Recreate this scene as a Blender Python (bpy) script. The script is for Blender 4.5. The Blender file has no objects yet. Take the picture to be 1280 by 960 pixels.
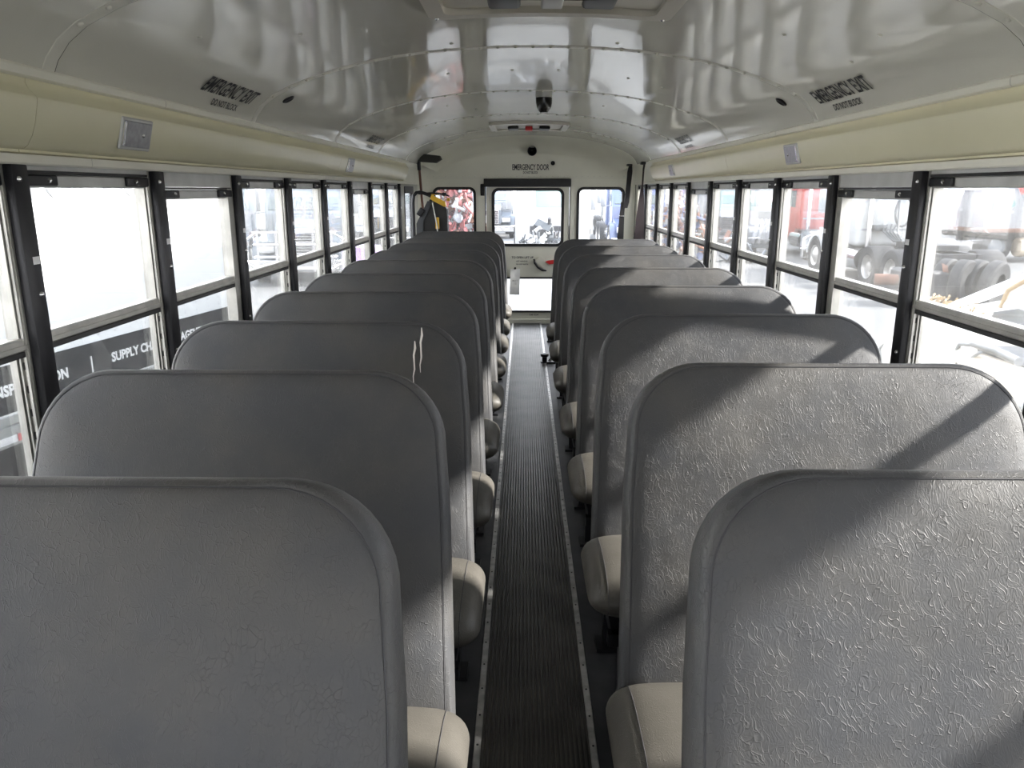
import bpy, bmesh, math, random
from mathutils import Vector, Matrix, Euler
random.seed(7)
scn = bpy.context.scene
col = scn.collection
PI = math.pi

# ------------------------------------------------------------------ materials
def new_mat(name):
    m = bpy.data.materials.new(name); m.use_nodes = True
    nt = m.node_tree; nt.nodes.clear()
    out = nt.nodes.new('ShaderNodeOutputMaterial')
    return m, nt, out
def mk(name, c, rough=.5, metal=0., var=.0, vscale=8., bump=0., bscale=200., c2=None, spec=.5, aniso=0., coat=0., emit=None):
    m, nt, out = new_mat(name)
    b = nt.nodes.new('ShaderNodeBsdfPrincipled')
    nt.links.new(b.outputs[0], out.inputs[0])
    b.inputs['Base Color'].default_value = (*c, 1)
    b.inputs['Roughness'].default_value = rough
    b.inputs['Metallic'].default_value = metal
    b.inputs['Specular IOR Level'].default_value = spec
    b.inputs['Coat Weight'].default_value = coat
    tc = nt.nodes.new('ShaderNodeTexCoord')
    if var > 0 or c2:
        n = nt.nodes.new('ShaderNodeTexNoise'); n.inputs['Scale'].default_value = vscale; n.inputs['Detail'].default_value = 6
        nt.links.new(tc.outputs['Object'], n.inputs['Vector'])
        r = nt.nodes.new('ShaderNodeMapRange')
        r.inputs['From Min'].default_value = .35; r.inputs['From Max'].default_value = .65
        nt.links.new(n.outputs['Fac'], r.inputs['Value'])
        mx = nt.nodes.new('ShaderNodeMix'); mx.data_type = 'RGBA'
        cc = c2 if c2 else tuple(x * (1 - var) for x in c)
        mx.inputs['A'].default_value = (*c, 1); mx.inputs['B'].default_value = (*cc, 1)
        nt.links.new(r.outputs[0], mx.inputs['Factor']); nt.links.new(mx.outputs['Result'], b.inputs['Base Color'])
    if bump > 0:
        n = nt.nodes.new('ShaderNodeTexNoise'); n.inputs['Scale'].default_value = bscale; n.inputs['Detail'].default_value = 3
        nt.links.new(tc.outputs['Object'], n.inputs['Vector'])
        bp = nt.nodes.new('ShaderNodeBump'); bp.inputs['Strength'].default_value = bump; bp.inputs['Distance'].default_value = .002
        nt.links.new(n.outputs['Fac'], bp.inputs['Height']); nt.links.new(bp.outputs[0], b.inputs['Normal'])
    if aniso > 0:
        b.inputs['Anisotropic'].default_value = aniso
        cv = nt.nodes.new('ShaderNodeCombineXYZ'); cv.inputs[1].default_value = 1
        nt.links.new(cv.outputs[0], b.inputs['Tangent'])
    if emit:
        b.inputs['Emission Color'].default_value = (*emit[:3], 1); b.inputs['Emission Strength'].default_value = emit[3]
    return m

def add_dents(m, sc=(3.2, .55, 3.2), strength=.35, dist=.03):
    nt = m.node_tree; b = [n for n in nt.nodes if n.type == 'BSDF_PRINCIPLED'][0]
    tc = nt.nodes.new('ShaderNodeTexCoord'); mp = nt.nodes.new('ShaderNodeMapping'); mp.inputs['Scale'].default_value = sc
    n = nt.nodes.new('ShaderNodeTexNoise'); n.inputs['Scale'].default_value = 1.6; n.inputs['Detail'].default_value = 1.5
    bp = nt.nodes.new('ShaderNodeBump'); bp.inputs['Strength'].default_value = strength; bp.inputs['Distance'].default_value = dist
    nt.links.new(tc.outputs['Object'], mp.inputs[0]); nt.links.new(mp.outputs[0], n.inputs['Vector']); nt.links.new(n.outputs['Fac'], bp.inputs['Height']); nt.links.new(bp.outputs[0], b.inputs['Normal'])

def vinyl(name, c, c2, bstr=.5, rough=.48, vs=5):
    m, nt, out = new_mat(name)
    N = nt.nodes.new; L = nt.links.new
    b = N('ShaderNodeBsdfPrincipled'); L(b.outputs[0], out.inputs[0])
    tc = N('ShaderNodeTexCoord'); oi = N('ShaderNodeObjectInfo')
    off = N('ShaderNodeVectorMath'); off.operation = 'ADD'
    mu = N('ShaderNodeVectorMath'); mu.operation = 'SCALE'; mu.inputs['Scale'].default_value = 1.0
    L(oi.outputs['Location'], mu.inputs[0]); L(tc.outputs['Object'], off.inputs[0]); L(mu.outputs[0], off.inputs[1])
    n = N('ShaderNodeTexNoise'); n.inputs['Scale'].default_value = vs; n.inputs['Detail'].default_value = 7; n.inputs['Roughness'].default_value = .6
    L(off.outputs[0], n.inputs['Vector'])
    r = N('ShaderNodeMapRange'); r.inputs['From Min'].default_value = .38; r.inputs['From Max'].default_value = .68
    L(n.outputs['Fac'], r.inputs['Value'])
    mx = N('ShaderNodeMix'); mx.data_type = 'RGBA'; mx.inputs['A'].default_value = (*c, 1); mx.inputs['B'].default_value = (*c2, 1)
    L(r.outputs[0], mx.inputs['Factor']); L(mx.outputs['Result'], b.inputs['Base Color'])
    b.inputs['Roughness'].default_value = rough; b.inputs['Specular IOR Level'].default_value = .28
    # leather grain: crinkled creases plus fine pores
    nw = N('ShaderNodeTexNoise'); nw.inputs['Scale'].default_value = 22; nw.inputs['Detail'].default_value = 2
    L(off.outputs[0], nw.inputs['Vector'])
    w = N('ShaderNodeVectorMath'); w.operation = 'MULTIPLY_ADD'; w.inputs[1].default_value = (.05, .05, .05)
    L(nw.outputs['Color'], w.inputs[0]); st = N('ShaderNodeVectorMath'); st.operation = 'MULTIPLY'; st.inputs[1].default_value = (1.35, .7, .7); L(off.outputs[0], st.inputs[0]); L(st.outputs[0], w.inputs[2])
    v = N('ShaderNodeTexVoronoi'); v.feature = 'DISTANCE_TO_EDGE'; v.inputs['Scale'].default_value = 92
    L(w.outputs[0], v.inputs['Vector'])
    v2 = N('ShaderNodeTexVoronoi'); v2.feature = 'DISTANCE_TO_EDGE'; v2.inputs['Scale'].default_value = 190
    L(w.outputs[0], v2.inputs['Vector'])
    r1 = N('ShaderNodeMapRange'); r1.inputs['From Max'].default_value = .055; r1.inputs['To Min'].default_value = 1; r1.inputs['To Max'].default_value = 0; L(v.outputs['Distance'], r1.inputs['Value'])
    r2 = N('ShaderNodeMapRange'); r2.inputs['From Max'].default_value = .3; r2.inputs['To Max'].default_value = .22; L(v2.outputs['Distance'], r2.inputs['Value'])
    # creases fade in and out over the panel
    nm = N('ShaderNodeTexNoise'); nm.inputs['Scale'].default_value = 40; nm.inputs['Detail'].default_value = 3
    L(off.outputs[0], nm.inputs['Vector'])
    rm = N('ShaderNodeMapRange'); rm.inputs['From Min'].default_value = .38; rm.inputs['From Max'].default_value = .58; 
    L(nm.outputs['Fac'], rm.inputs['Value'])
    m1 = N('ShaderNodeMath'); m1.operation = 'MULTIPLY'; L(r1.outputs[0], m1.inputs[0]); L(rm.outputs[0], m1.inputs[1])
    a = N('ShaderNodeMath'); a.operation = 'ADD'; L(m1.outputs[0], a.inputs[0]); L(r2.outputs[0], a.inputs[1])
    bp = N('ShaderNodeBump'); bp.inputs['Strength'].default_value = bstr; bp.inputs['Distance'].default_value = .0012
    L(a.outputs[0], bp.inputs['Height'])
    # slow dimples of the padding
    nd = N('ShaderNodeTexNoise'); nd.inputs['Scale'].default_value = 6; nd.inputs['Detail'].default_value = 1
    L(off.outputs[0], nd.inputs['Vector'])
    bp2 = N('ShaderNodeBump'); bp2.inputs['Strength'].default_value = .35; bp2.inputs['Distance'].default_value = .02
    L(nd.outputs['Fac'], bp2.inputs['Height']); L(bp.outputs[0], bp2.inputs['Normal'])
    L(bp2.outputs[0], b.inputs['Normal'])
    return m

def glass_mat(name, dirt, tint=(1, 1, 1), scale=6):
    m, nt, out = new_mat(name)
    N = nt.nodes.new; L = nt.links.new
    tr = N('ShaderNodeBsdfTransparent'); tr.inputs[0].default_value = (*tint, 1)
    gl = N('ShaderNodeBsdfGlossy'); gl.inputs['Roughness'].default_value = .02
    fr = N('ShaderNodeFresnel'); fr.inputs['IOR'].default_value = 1.45
    fm = N('ShaderNodeMath'); fm.operation = 'MULTIPLY'; fm.inputs[1].default_value = .55; L(fr.outputs[0], fm.inputs[0])
    mx = N('ShaderNodeMixShader'); L(fm.outputs[0], mx.inputs[0]); L(tr.outputs[0], mx.inputs[1]); L(gl.outputs[0], mx.inputs[2])
    d1 = N('ShaderNodeBsdfDiffuse'); d1.inputs[0].default_value = (.75, .75, .73, 1)
    d2 = N('ShaderNodeBsdfTranslucent'); d2.inputs[0].default_value = (.8, .8, .78, 1)
    dm = N('ShaderNodeMixShader'); dm.inputs[0].default_value = .6; L(d1.outputs[0], dm.inputs[1]); L(d2.outputs[0], dm.inputs[2])
    tc = N('ShaderNodeTexCoord'); n = N('ShaderNodeTexNoise'); n.inputs['Scale'].default_value = scale; n.inputs['Detail'].default_value = 6
    L(tc.outputs['Object'], n.inputs['Vector'])
    r = N('ShaderNodeMapRange'); r.inputs['From Min'].default_value = .3; r.inputs['From Max'].default_value = .7
    r.inputs['To Min'].default_value = dirt * .5; r.inputs['To Max'].default_value = dirt * 1.5
    L(n.outputs['Fac'], r.inputs['Value'])
    m2 = N('ShaderNodeMixShader'); L(r.outputs[0], m2.inputs[0]); L(mx.outputs[0], m2.inputs[1]); L(dm.outputs[0], m2.inputs[2])
    L(m2.outputs[0], out.inputs[0])
    return m

M = {}
M['seat'] = vinyl('grey_vinyl', (.048, .0495, .0525), (.064, .062, .0585), .55, rough=.56)
M['cushion'] = vinyl('worn_grey_vinyl', (.060, .056, .048), (.082, .076, .066), .3, vs=4)
M['seam'] = mk('seam_thread', (.03, .03, .033), .7)
M['scuff'] = mk('white_scuff', (.55, .52, .48), .8)
M['ceil'] = mk('ceiling_paint', (.68, .665, .585), .17, var=.05, vscale=2, aniso=.85, spec=1.0, coat=.35)
add_dents(M['ceil'])
M['ceil_seam'] = mk('ceiling_seam_paint', (.68, .665, .59), .35, var=.08, vscale=20)
M['valance'] = mk('cream_plastic', (.74, .70, .50), .3, var=.06, vscale=3)
M['strip'] = mk('cream_metal_strip', (.76, .74, .64), .4, var=.06, vscale=6)
M['rear'] = mk('sage_wall_paint', (.78, .765, .655), .33, var=.07, vscale=3)
M['black'] = mk('black_plastic', (.009, .009, .011), .4, spec=.3)
M['rubber'] = mk('black_rubber', (.012, .012, .012), .6)
M['pad'] = mk('black_padding', (.014, .014, .016), .55, bump=.4, bscale=150)
M['alu'] = mk('aluminium_frame', (.50, .49, .45), .38, metal=.55, var=.22, vscale=14)
M['alu_d'] = mk('dull_aluminium', (.34, .34, .31), .45, metal=.5, var=.3, vscale=20)
M['header'] = mk('grey_header_metal', (.52, .52, .50), .4, metal=.3, var=.15, vscale=10)
M['screw'] = mk('steel_screw', (.6, .6, .6), .25, metal=1)
M['sticker'] = mk('white_sticker', (.75, .75, .75), .5)
M['hole'] = mk('dark_recess', (.02, .02, .02), .8)
M['wall'] = mk('side_wall_paint', (.42, .42, .36), .4, var=.1)
M['glass_l'] = glass_mat('side_glass_left', .012)
M['glass_ld'] = glass_mat('side_glass_left_dusty', .07)
M['glass_r'] = glass_mat('side_glass_right_dusty', .024)
M['glass_rl'] = glass_mat('side_glass_right_lower', .03)
M['glass_b'] = glass_mat('rear_glass', .04)
M['floor'] = mk('black_floor_rubber', (.018, .02, .023), .5, var=.4, vscale=9, bump=.2, bscale=80, c2=(.04, .04, .042))
M['alu_strip'] = mk('aisle_strip_aluminium', (.62, .61, .59), .36, metal=.4, var=.4, vscale=25)
M['lens'] = mk('frosted_lens', (.33, .33, .35), .3, var=.25, vscale=60)
M['text'] = mk('black_lettering', (.02, .02, .022), .6)
M['hatch'] = mk('hatch_plastic', (.60, .57, .50), .4, var=.08, vscale=5)
M['red'] = mk('red_plastic', (.55, .02, .02), .4)
M['wood'] = mk('brown_wood_handle', (.13, .045, .022), .5, var=.3, vscale=20)
M['bristle'] = mk('dark_bristles', (.045, .045, .042), .9, bump=.8, bscale=120)
M['strap'] = mk('black_webbing', (.012, .011, .012), .75, bump=.5, bscale=300)
M['strap_b'] = mk('brown_black_webbing', (.030, .020, .022), .75, bump=.5, bscale=300)
M['yellow'] = mk('yellow_plastic', (.62, .36, .01), .4)
M['darkgrey'] = mk('dark_grey_plastic', (.035, .038, .042), .5)
M['paper'] = mk('paper_tag', (.90, .90, .88), .7, var=.05, vscale=40)
M['knob'] = mk('dome_black', (.01, .01, .011), .2)
# ribbed runner
def runner_mat():
    m, nt, out = new_mat('ribbed_rubber')
    N = nt.nodes.new; L = nt.links.new
    b = N('ShaderNodeBsdfPrincipled'); L(b.outputs[0], out.inputs[0])
    tc = N('ShaderNodeTexCoord'); n = N('ShaderNodeTexNoise'); n.inputs['Scale'].default_value = 5; n.inputs['Detail'].default_value = 8
    L(tc.outputs['Object'], n.inputs['Vector'])
    r = N('ShaderNodeMapRange'); r.inputs['From Min'].default_value = .42; r.inputs['From Max'].default_value = .72; L(n.outputs['Fac'], r.inputs['Value'])
    mx = N('ShaderNodeMix'); mx.data_type = 'RGBA'; mx.inputs['A'].default_value = (.022, .021, .018, 1); mx.inputs['B'].default_value = (.075, .071, .063, 1)
    L(r.outputs[0], mx.inputs['Factor']); L(mx.outputs['Result'], b.inputs['Base Color'])
    b.inputs['Roughness'].default_value = .38
    return m
M['runner'] = runner_mat()
M['groove'] = mk('dusty_groove', (.16, .15, .13), .6, var=.7, vscale=7)
# outdoor
M['ground'] = mk('pale_asphalt', (.115, .115, .113), .9, var=.25, vscale=1.2, bump=.5, bscale=30)
M['trailer'] = mk('trailer_white_paint', (.80, .81, .82), .35, var=.04, vscale=2)
M['band'] = mk('dark_band_vinyl', (.010, .011, .013), .6, vscale=4, spec=.2, c2=(.02, .021, .024))
M['bigtext'] = mk('grey_vinyl_lettering', (.20, .205, .215), .5)
M['wtext'] = mk('white_lettering', (.8, .8, .8), .5)
M['rail'] = mk('pale_rail', (.30, .31, .30), .45, metal=.3)
M['reflector_r'] = mk('red_reflector', (.55, .03, .04), .3)
M['reflector_w'] = mk('white_reflector', (.7, .7, .7), .3)
M['tire'] = mk('tyre_rubber', (.018, .018, .020), .8, var=.4, vscale=6)
M['rim'] = mk('wheel_metal', (.42, .41, .39), .35, metal=.6)
M['chassis'] = mk('chassis_black', (.022, .022, .026), .6, var=.4, vscale=5)
M['chrome'] = mk('chrome', (.8, .8, .8), .15, metal=1)
M['wglass'] = mk('vehicle_glass', (.035, .055, .06), .1, spec=.8)
M['wglass_t'] = mk('teal_vehicle_glass', (.11, .21, .20), .12, spec=.8)
def paint(n, c): M[n] = mk(n + '_paint', c, .3, var=.08, vscale=2, coat=.3)
paint('white', (.42, .43, .43)); paint('towwhite', (.85, .85, .84)); paint('towcream', (.78, .67, .54)); paint('red_p', (.33, .035, .025)); paint('grey_p', (.11, .13, .15)); paint('blue_p', (.05, .075, .17))
paint('slate', (.065, .08, .10)); paint('cream', (.52, .43, .32)); paint('silver', (.20, .21, .225)); paint('orange', (.27, .10, .05)); paint('lilac', (.30, .20, .38))
M['rust'] = mk('rusty_steel', (.14, .06, .035), .8, var=.5, vscale=3)
M['rope'] = mk('tan_rope', (.33, .23, .12), .9)
M['redscrap'] = mk('red_scrap', (.26, .07, .07), .7, var=.5, vscale=2)
M['hose'] = mk('dark_hose', (.03, .035, .04), .5)

# ------------------------------------------------------------------ mesh builder
ORG = {}
class MB:
    def __init__(s): s.v = []; s.f = []; s.m = []; s.mi = 0
    def add(s, vs, fs):
        o = len(s.v); s.v += [Vector(p) for p in vs]
        for f in fs: s.f.append([i + o for i in f]); s.m.append(s.mi)
        return s
    def box(s, x0, x1, y0, y1, z0, z1, mat=None):
        p = [Vector((x, y, z)) for z in (z0, z1) for y in (y0, y1) for x in (x0, x1)]
        if mat: p = [mat @ q for q in p]
        return s.add(p, [(0, 2, 3, 1), (4, 5, 7, 6), (0, 1, 5, 4), (2, 6, 7, 3), (0, 4, 6, 2), (1, 3, 7, 5)])
    def bbox(s, x0, x1, y0, y1, z0, z1, b=.005, seg=2, mat=None):
        bm = bmesh.new(); bmesh.ops.create_cube(bm, size=1)
        for v in bm.verts:
            v.co = Vector(((x0 + x1) / 2 + v.co.x * (x1 - x0), (y0 + y1) / 2 + v.co.y * (y1 - y0), (z0 + z1) / 2 + v.co.z * (z1 - z0)))
        b = min(b, .45 * min(abs(x1 - x0), abs(y1 - y0), abs(z1 - z0)))
        bmesh.ops.bevel(bm, geom=bm.edges[:], offset=b, segments=seg, affect='EDGES', profile=.5)
        if mat: bm.transform(mat)
        bm.verts.index_update()
        s.add([v.co.copy() for v in bm.verts], [[v.index for v in f.verts] for f in bm.faces]); bm.free(); return s
    def tube(s, pts, r, n=8, cap=True, flat=None):
        pts = [Vector(p) for p in pts]; rings = []
        rr = r if isinstance(r, (list, tuple)) else [r] * len(pts)
        t0 = (pts[1] - pts[0]).normalized()
        u = t0.orthogonal().normalized() if flat is None else Vector(flat).normalized()
        for i, p in enumerate(pts):
            t = (pts[min(i + 1, len(pts) - 1)] - pts[max(i - 1, 0)]).normalized()
            u = (u - t * u.dot(t));
            if u.length < 1e-6: u = t.orthogonal()
            u.normalize(); w = t.cross(u)
            rings.append([p + (u * math.cos(2 * PI * k / n) + w * math.sin(2 * PI * k / n)) * rr[i] for k in range(n)])
        vs = [q for ring in rings for q in ring]; fs = []
        for i in range(len(pts) - 1):
            for k in range(n):
                a = i * n + k; b = i * n + (k + 1) % n
                fs.append((a, b, b + n, a + n))
        if cap: fs.append(tuple(range(n))[::-1]); fs.append(tuple((len(pts) - 1) * n + k for k in range(n)))
        return s.add(vs, fs)
    def lathe(s, prof, origin, axis=(0, 0, 1), n=24, cap=False):
        axis = Vector(axis).normalized(); u = axis.orthogonal().normalized(); w = axis.cross(u); o = Vector(origin)
        vs = []
        for (r, h) in prof:
            for k in range(n): vs.append(o + axis * h + (u * math.cos(2 * PI * k / n) + w * math.sin(2 * PI * k / n)) * r)
        fs = []
        for i in range(len(prof) - 1):
            for k in range(n):
                a = i * n + k; b = i * n + (k + 1) % n
                fs.append((a, b, b + n, a + n))
        if cap:
            fs.append(tuple(range(n))[::-1]); fs.append(tuple((len(prof) - 1) * n + k for k in range(n)))
        return s.add(vs, fs)
    def prism(s, poly, a0, a1, axes='yz', mat=None):
        # poly in 2 named axes, extruded along the third
        vs = []
        for a in (a0, a1):
            for (p, q) in poly:
                d = {axes[0]: p, axes[1]: q}; third = [c for c in 'xyz' if c not in axes][0]; d[third] = a
                vs.append(Vector((d['x'], d['y'], d['z'])))
        if mat: vs = [mat @ v for v in vs]
        n = len(poly)
        fs = [tuple(range(n)), tuple(range(n, 2 * n))[::-1]] + [(i, (i + 1) % n, n + (i + 1) % n, n + i) for i in range(n)]
        return s.add(vs, fs)
    def sweep(s, prof, ys, mapf):
        # open profile swept: grid of mapf(p, y)
        n = len(prof)
        vs = [mapf(p, y) for y in ys for p in prof]
        fs = [(j * n + i, j * n + i + 1, (j + 1) * n + i + 1, (j + 1) * n + i) for j in range(len(ys) - 1) for i in range(n - 1)]
        return s.add(vs, fs)
    def build(s, name, mats, parent=None, smooth=None, local=False, recalc=True):
        me = bpy.data.meshes.new(name)
        org = Vector((0, 0, 0)) if (parent is None or local) else ORG.get(parent.name, Vector((0, 0, 0)))
        me.from_pydata([v - org for v in s.v], [], s.f)
        if not isinstance(mats, (list, tuple)): mats = [mats]
        for m in mats: me.materials.append(m)
        for i, p in enumerate(me.polygons): p.material_index = s.m[i]
        if recalc:
            bm = bmesh.new(); bm.from_mesh(me); bmesh.ops.recalc_face_normals(bm, faces=bm.faces[:]); bm.to_mesh(me); bm.free()
        if smooth is not None:
            for p in me.polygons: p.use_smooth = True
            if smooth < 179: me.set_sharp_from_angle(angle=math.radians(smooth))
        o = bpy.data.objects.new(name, me); col.objects.link(o)
        if parent is not None: o.parent = parent; ORG[o.name] = Vector((0, 0, 0)) if local else ORG.get(parent.name, Vector((0, 0, 0)))
        else: ORG[o.name] = Vector((0, 0, 0))
        return o
def empty(name, loc=(0, 0, 0), rz=0, parent=None):
    o = bpy.data.objects.new(name, None); col.objects.link(o); o.location = loc; o.rotation_euler = (0, 0, rz); o.empty_display_size = .1
    ORG[o.name] = Vector(loc)
    if parent: o.parent = parent
    return o
def tag(o, label=None, cat=None, group=None, kind=None):
    if label: o['label'] = label
    if cat: o['category'] = cat
    if group: o['group'] = group
    if kind: o['kind'] = kind
    return o
def thing(name, label, cat, loc=(0, 0, 0), rz=0, group=None): return tag(empty(name, loc, rz), label, cat, group)
NT = [0]
def trim(o): tag(o, kind='structure'); return o
def tname(): NT[0] += 1; return 'trim_%d' % NT[0]
def rrect(x0, x1, y0, y1, r, n=6):
    p = []
    for cx, cy, a in ((x1 - r, y1 - r, 0), (x0 + r, y1 - r, 90), (x0 + r, y0 + r, 180), (x1 - r, y0 + r, 270)):
        for k in range(n + 1):
            t = math.radians(a + 90 * k / n); p.append((cx + r * math.cos(t), cy + r * math.sin(t)))
    return p
def plate(mb, outer, holes, th, mat):
    """flat plate with holes (2-D curve filled, extruded both ways by th/2), put in place by mat"""
    cu = bpy.data.curves.new('tmp', 'CURVE'); cu.dimensions = '2D'; cu.fill_mode = 'BOTH'; cu.extrude = th / 2
    for loop in [outer] + holes:
        sp = cu.splines.new('POLY'); sp.points.add(len(loop) - 1)
        for q, (a, b) in zip(sp.points, loop): q.co = (a, b, 0, 1)
        sp.use_cyclic_u = True
    ob = bpy.data.objects.new('tmp', cu); col.objects.link(ob)
    dg = bpy.context.evaluated_depsgraph_get(); me = ob.evaluated_get(dg).to_mesh()
    mb.add([mat @ v.co for v in me.vertices], [list(p.vertices) for p in me.polygons])
    ob.evaluated_get(dg).to_mesh_clear(); bpy.data.objects.remove(ob); bpy.data.curves.remove(cu)
def text_mb(body, w, h, o, right, up, th=.0015, bold=.02):
    """text scaled into w x h, lower-left at o"""
    cu = bpy.data.curves.new('tmp', 'FONT'); cu.body = body; cu.size = 1; cu.extrude = 0; cu.align_x = 'CENTER'; cu.resolution_u = 3; cu.offset = bold
    ob = bpy.data.objects.new('tmp', cu); col.objects.link(ob)
    dg = bpy.context.evaluated_depsgraph_get(); me = ob.evaluated_get(dg).to_mesh()
    xs = [v.co.x for v in me.vertices]; ys = [v.co.y for v in me.vertices]
    x0, x1, y0, y1 = min(xs), max(xs), min(ys), max(ys)
    right = Vector(right).normalized(); up = Vector(up).normalized(); n = right.cross(up)
    mb = MB(); vs = []
    for v in me.vertices:
        a = (v.co.x - x0) / (x1 - x0) * w; b = (v.co.y - y0) / (y1 - y0) * h
        vs.append(Vector(o) + right * a + up * b + n * th)
    mb.add(vs, [list(p.vertices) for p in me.polygons])
    ob.evaluated_get(dg).to_mesh_clear(); bpy.data.objects.remove(ob); bpy.data.curves.remove(cu)
    return mb
YZ = lambda x: Matrix(((0, 0, 1, x), (1, 0, 0, 0), (0, 1, 0, 0), (0, 0, 0, 1)))        # (a,b)->(y,z) at x
XZ = lambda y: Matrix(((1, 0, 0, 0), (0, 0, 1, y), (0, 1, 0, 0), (0, 0, 0, 1)))        # (a,b)->(x,z) at y

# ------------------------------------------------------------------ camera
f = 961.0
CAM = Vector((-.035, 0, 1.42))
pch = math.atan((480 - 237.5) / f); yaw = math.atan(15 / f * math.cos(pch))
F = Vector((-math.sin(yaw) * math.cos(pch), math.cos(yaw) * math.cos(pch), -math.sin(pch)))
R_ = Vector((math.cos(yaw), math.sin(yaw), 0)); U_ = R_.cross(F)
cd = bpy.data.cameras.new('camera'); cam = bpy.data.objects.new('camera', cd); col.objects.link(cam)
cd.sensor_width = 36; cd.lens = f * 36 / 1280; cd.clip_start = .02; cd.clip_end = 400
mt = Matrix((R_, U_, -F)).transposed().to_4x4(); mt.translation = CAM
cam.matrix_world = mt
scn.camera = cam

# ------------------------------------------------------------------ bus shell
YF, YR = -2.3, 8.36
WX = 1.145
BP = .662; P0 = 1.715
def PY(k): return P0 + BP * k

fl = MB().box(-1.22, 1.22, YF, YR + .1, -.06, 0).build('floor', M['floor']); tag(fl, 'black rubber bus floor', kind='structure')
# aisle runner : fine ribs
rn = thing('floor_runner', 'black ribbed rubber runner along the middle of the aisle', 'floor mat', (0, 3, 0))
mb = MB(); n = 23; w = .287
prof = []
for i in range(n):
    a = -w / 2 + w * i / n; b = w / n
    prof += [(a, .0008), (a + b * .12, .0050), (a + b * .60, .0050), (a + b * .72, .0008)]
prof.append((w / 2, .0012))
mb.sweep(prof, [YF, YR - .02], lambda p, y: Vector((p[0], y, p[1])))
mb.m = [1 if (i % 4) == 3 else 0 for i in range(len(mb.f))]
mb.build('ribbed_mat', [M['runner'], M['groove']], rn, recalc=False)
for sx, lab in ((-1, 'aluminium floor strip with screws on the left edge of the aisle runner'), (1, 'aluminium floor strip with screws on the right edge of the aisle runner')):
    st = thing('aisle_strip', lab, 'floor strip', (sx * .152, 3, 0), group='aluminium aisle strips')
    mb = MB().bbox(sx * .152 - .0095, sx * .152 + .0095, YF, YR - .02, 0, .006, .002, 1); mb.build('strip', M['alu_strip'], st)
    y = .9
    sc = None
    while y < 8.2:
        if sc is None: sc = MB().lathe([(.0030, .0058), (.0030, .0072), (.0001, .0072)], (sx * .152, y, 0), n=8).build('screw', M['hole'], st)
        else:
            c_ = sc.copy(); col.objects.link(c_); c_.location.y = y - .9
        y += .118

# side walls
mbL = MB(); mbR = MB()
mbL.box(-1.22, -WX, YF, YR + .1, -.02, .735); mbR.box(WX, 1.22, YF, YR + .1, -.02, .785)
mbL.box(-1.22, -WX, YF, YR + .1, 1.478, 1.80); mbR.box(WX, 1.22, YF, YR + .1, 1.478, 1.80)
# left rear solid part with narrow window opening
plate(mbL, [(7.045, .765), (YR + .1, .765), (YR + .1, 1.479), (7.045, 1.479)], [rrect(7.32, 7.84, .83, 1.425, .04)], .02, YZ(-1.155))
mbR.box(WX, 1.22, 8.36, YR + .1, .764, 1.479)
# closed front quarter around the driver
for m_, s in ((mbL, -1), (mbR, 1)):
    xa, xb = sorted((s * WX, s * 1.22)); m_.box(xa, xb, YF, -1.55, .764, 1.479)
tag(mbL.build('wall_left', M['wall']), kind='structure'); tag(mbR.build('wall_right', M['wall']), kind='structure')
# front wall with windscreen opening (behind the viewer)
mb = MB(); plate(mb, [(-1.2, -.02), (1.2, -.02), (1.2, 2.0), (-1.2, 2.0)], [rrect(-1.0, 1.0, .75, 1.72, .1)], .05, XZ(YF - .02))
tag(mb.build('wall_front', M['wall']), kind='structure')

# ceiling
half = [(0, 1.945), (.11, 1.944), (.22, 1.940), (.33, 1.933), (.42, 1.925), (.54, 1.909), (.65, 1.889), (.76, 1.862), (.85, 1.835), (.93, 1.805), (1.0, 1.771), (1.045, 1.737), (1.075, 1.700), (1.09, 1.668)]
prof = [(-x, z) for x, z in half[::-1]] + half[1:]
def inward(i, p=prof):
    a = Vector(p[max(i - 1, 0)]); b = Vector(p[min(i + 1, len(p) - 1)]); t = (b - a).normalized()
    n = Vector((t.y, -t.x)); return n   # points down/in
nin = [inward(i) for i in range(len(prof))]
mb = MB()
YC = 7.97
ysl = [YF - .04] + [YF + .3 + i * .3 for i in range(int((YC - YF - .3) / .3) + 1)] + [YC]
idx = range(len(prof))
mb.sweep(list(idx), ysl, lambda i, y: Vector((prof[i][0], y, prof[i][1])))
mb.sweep(list(idx), [YF - .04, YR + .1], lambda i, y: Vector((prof[i][0] * 1.09, y, prof[i][1] + .07)))
ce = mb.build('ceiling', M['ceil'], smooth=60, recalc=False); tag(ce, 'curved painted metal bus ceiling', kind='structure')
# rear cove between ceiling and rear wall
mb = MB(); rows = []
R1 = .16; DY = YR - YC
def cove(i, t):
    a = t * PI / 2; x, z = prof[i]; n = nin[i]
    return Vector((x + n.x * R1 * (1 - math.cos(a)), YC + DY * math.sin(a), z + n.y * R1 * (1 - math.cos(a))))
mb.sweep(list(idx), [k / 10 for k in range(11)], cove)
trim(mb.build(tname(), M['rear'], smooth=80))
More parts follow.
